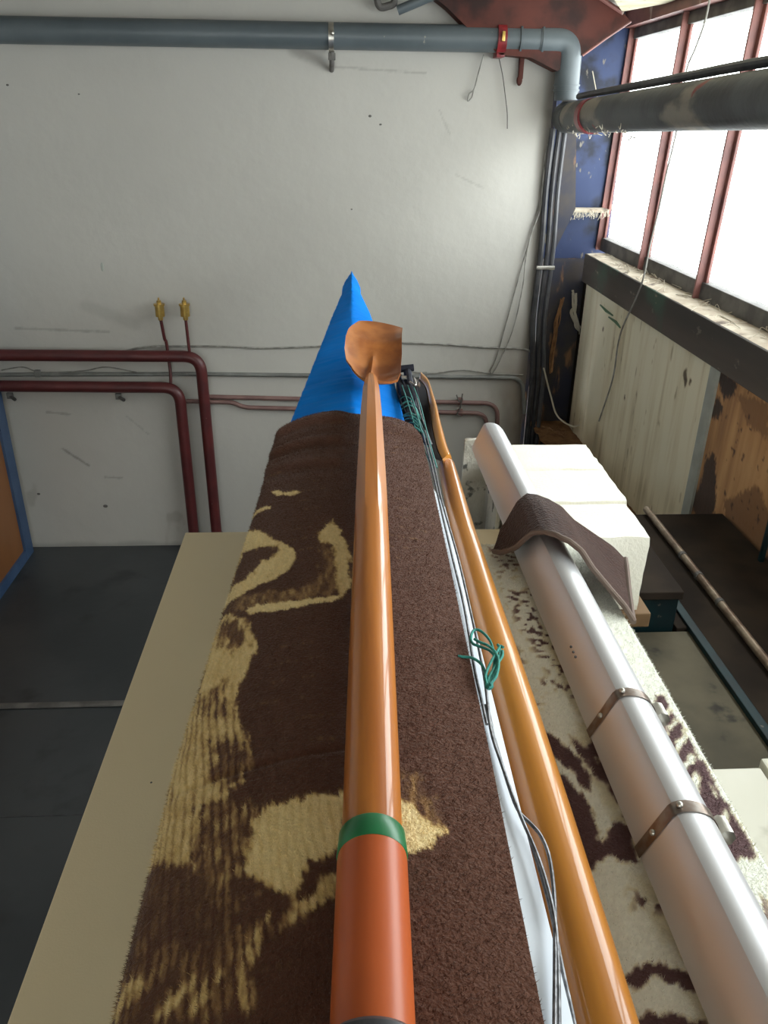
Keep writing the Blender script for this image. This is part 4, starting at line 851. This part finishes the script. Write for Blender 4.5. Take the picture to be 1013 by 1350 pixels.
# ledge of crumbled fibreboard along the foot of the painted board
b = new(); rows = []
for i in range(70):
    y = 1.99+(3.64-1.99)*i/69; row = []
    w0 = lerp(y, [2,2.6,3.2,3.4,3.64], [.99,.97,.95,.93,.93])
    for k in range(9):
        s = k/8; row.append((w0+.012*random.random()*(k == 0)+(1.107-w0)*s, y, .640-.010*(1-s)+.008*random.random()))
    rows.append(row)
R = grid(b, rows); bmesh.ops.solidify(b, geom=b.faces[:], thickness=.03)
o = obj('fibreboard_ledge', b, M['debris'], wr)
b = new(); box(b, 1.0, 1.107, 1.99, 3.64, .40, .62); obj('ledge_bearer', b, M['darktop'], wr, False)

# ------------------------------------------------------------------ lines, twine and rigging by the boat
wire('steel_cable', 'thin steel cable lying along the white edge of the boat, innermost', [(.170,1.50,1.384), (.170,1.36,1.381), (.167,1.2,1.380), (0.164, 1.013, 1.38), (0.162, 0.871, 1.38), (0.155, 0.742, 1.38), (0.154, 0.688, 1.38), (0.152, 0.641, 1.384)], .0018, M['steelwire'], group='steel cables')
wire('steel_cable', 'thin steel cable running down the boat edge to the lower picture edge', [(.176,1.52,1.383), (.176,1.36,1.379), (.172,1.2,1.378), (0.172, 1.012, 1.38), (0.169, 0.87, 1.38), (0.164, 0.728, 1.38), (0.156, 0.639, 1.38), (0.158, 0.585, 1.38), (0.162, 0.531, 1.38), (0.169, 0.472, 1.38), (0.169, 0.424, 1.38), (0.163, 0.386, 1.38), (0.151, 0.335, 1.38), (0.134, 0.266, 1.38)], .0018, M['steelwire'], group='steel cables')
wire('steel_cable', 'thin steel cable bowing out over the worn oar near the viewer', [(0.157, 0.678, 1.378), (0.158, 0.613, 1.378), (0.16, 0.557, 1.378), (0.163, 0.529, 1.378), (0.171, 0.514, 1.378), (0.177, 0.5, 1.378), (0.179, 0.477, 1.378), (0.174, 0.44, 1.378), (0.164, 0.398, 1.38), (0.147, 0.333, 1.384), (0.129, 0.263, 1.386)], .0018, M['steelwire'], group='steel cables')
wire('steel_cable', 'thin steel cable dropping into the gap beside the boat near the viewer', [(0.161, 0.675, 1.37), (0.164, 0.571, 1.368), (0.17, 0.504, 1.366), (0.172, 0.444, 1.364), (0.169, 0.385, 1.362), (0.167, 0.345, 1.362), (0.162, 0.295, 1.362)], .0018, M['steelwire'], group='steel cables')
b = new()
for pts in ([(0.137,0.754,1.388),(0.144,0.752,1.388),(0.153,0.75,1.388),(0.161,0.74,1.388),(0.164,0.726,1.388),(0.164,0.709,1.388)],
            [(0.162,0.699,1.392),(0.171,0.718,1.392),(0.178,0.743,1.392),(0.179,0.776,1.392),(0.171,0.798,1.392),(0.163,0.8,1.392),(0.157,0.786,1.392),(0.157,0.773,1.392),(0.164,0.767,1.392),(0.175,0.758,1.392),(0.179,0.743,1.392),(0.176,0.719,1.392),(0.166,0.696,1.392)],
            [(0.16,0.691,1.396),(0.161,0.707,1.396),(0.172,0.732,1.396),(0.183,0.752,1.396),(0.188,0.761,1.396),(0.191,0.758,1.396)],
            [(0.163,0.694,1.394),(0.17,0.71,1.394),(0.18,0.734,1.394),(0.187,0.757,1.394),(0.186,0.767,1.394)],
            [(0.163,0.69,1.397),(0.172,0.703,1.397),(0.179,0.725,1.397),(0.18,0.745,1.397),(0.174,0.76,1.397),(0.164,0.769,1.397),(0.159,0.775,1.397)],
            [(0.161,0.69,1.395),(0.164,0.703,1.395),(0.174,0.722,1.395),(0.186,0.741,1.395),(0.189,0.753,1.395)],
            [(0.16,0.701,1.394),(0.162,0.689,1.394),(0.165,0.692,1.394),(0.16,0.697,1.394),(0.162,0.686,1.394)]):
    tube(b, smooth_path(pts, 6), .0017, 8)
ball(b, (0.163, 0.694, 1.392), .0052, seg=10)
tag(obj('twine', b, M['twine']), 'turquoise twine knotted around the cables beside the boat', 'twine')
t = thing('rigging_bundle', 'tangle of dark clamps and wires beside the blue bow cover', 'rigging', (.165,1.87,1.36))
b = new(); tube(b, [(.150,1.90,1.402), (.186,1.90,1.406)], .009, 12); obj('handle', b, M['matteblack'], t)
b = new(); tube(b, [(.170,1.89,1.398), (.171,1.78,1.37), (.172,1.64,1.345)], .010, 10); obj('arm', b, M['matteblack'], t)
b = new(); box(b, .143, .178, 1.74, 1.895, 1.31, 1.388, .006); obj('clamp_body', b, M['matteblack'], t)
b = new(); tube(b, [(.150,1.90,1.41), (.154,1.91,1.435)], .004, 8); obj('pin', b, M['chrome'], t)
b = new(); tube(b, [(.152,1.845,1.396), (.164,1.845,1.397)], .005, 10); obj('bolt', b, M['chrome'], t)
b = new(); tube(b, smooth_path([(.168,1.80,1.400), (.178,1.78,1.398), (.182,1.80,1.396), (.180,1.83,1.40)], 5), .003, 8); obj('shackle', b, M['chrome'], t)
for k in range(9):
    b = new(); x = .146+.0045*k+random.uniform(-.003,.003); tube(b, smooth_path([(x,1.88,1.395-random.uniform(0,.02)), (x+random.uniform(-.008,.008),1.75,1.380), (x+random.uniform(-.006,.012),1.62,1.380), (.178+.0035*(k-4)*.5,1.46,1.376)], 6), random.choice((.0012,.0018)), 6)
    obj('wire', b, random.choice((M['steelwire'], M['matteblack'], M['matteblack'])), t)
b = new()
for k in range(8):
    y = 1.53+.030*k + random.uniform(-.008,.008); pts = []
    for j in range(9):
        a = j/8; pts.append((.140+.042*a, y+.012*math.sin(a*3+k)-.03*a, 1.376+.014*math.sin(a*math.pi)-.022*a*a))
    tube(b, smooth_path(pts, 3), .0013 if k % 3 else .0019, 6)
for k in range(3):
    tube(b, smooth_path([(.150+.013*k,1.80,1.392), (.154+.013*k,1.66,1.390), (.160+.010*k,1.5,1.380), (.172+.004*k,1.34,1.378)], 5), .0013, 6)
o = obj('string_net', b, M['net'], t); o['kind'] = 'stuff'; o['label'] = 'green string netting'

# ------------------------------------------------------------------ light
W = bpy.data.worlds.new('overcast_sky'); SC.world = W; W.use_nodes = True
bg = W.node_tree.nodes['Background']; bg.inputs['Color'].default_value = (.95,.98,1.0,1); bg.inputs['Strength'].default_value = 10.5
def portal(x, y, z, sx, sy, rot):
    l = bpy.data.lights.new('daylight_portal', 'AREA'); l.shape = 'RECTANGLE'; l.size = sx; l.size_y = sy; l.cycles.is_portal = True
    o = bpy.data.objects.new('daylight_portal', l); COL.objects.link(o); o.location = (x,y,z); o.rotation_euler = rot
portal(-.35, REAR-.10, 1.575, 2.1, 1.15, (math.radians(90), 0, math.radians(180)))
portal(XW+.05, (3.74+WE)/2, 1.88, .86, 3.74-WE, (0, math.radians(90), 0))

# ------------------------------------------------------------------ camera
yaw, pitch, rol = .0625, .4582, .01742
f = Vector((math.sin(yaw)*math.cos(pitch), math.cos(yaw)*math.cos(pitch), -math.sin(pitch)))
rt = Vector((math.cos(yaw), -math.sin(yaw), 0)); up = rt.cross(f)
rt2 = rt*math.cos(rol)+up*math.sin(rol); up2 = up*math.cos(rol)-rt*math.sin(rol)
cam = bpy.data.cameras.new('camera'); co = bpy.data.objects.new('camera', cam); COL.objects.link(co)
cam.sensor_fit = 'VERTICAL'; cam.sensor_height = 24; cam.lens = 24*1047.25/1350; cam.clip_start = .02
mw = Matrix((( rt2.x, up2.x, -f.x, 0), (rt2.y, up2.y, -f.y, 0), (rt2.z, up2.z, -f.z, 1.95), (0,0,0,1)))
co.matrix_world = mw; SC.camera = co
SC.view_settings.view_transform = 'Standard'; SC.view_settings.look = 'None'; SC.view_settings.gamma = 1
SC.view_settings.use_curve_mapping = False; SC.view_settings.exposure = 0.0
SC.cycles.use_denoising = True; SC.cycles.max_bounces = 10; SC.cycles.diffuse_bounces = 6; SC.cycles.transparent_max_bounces = 12
SC.cycles.sample_clamp_indirect = 8
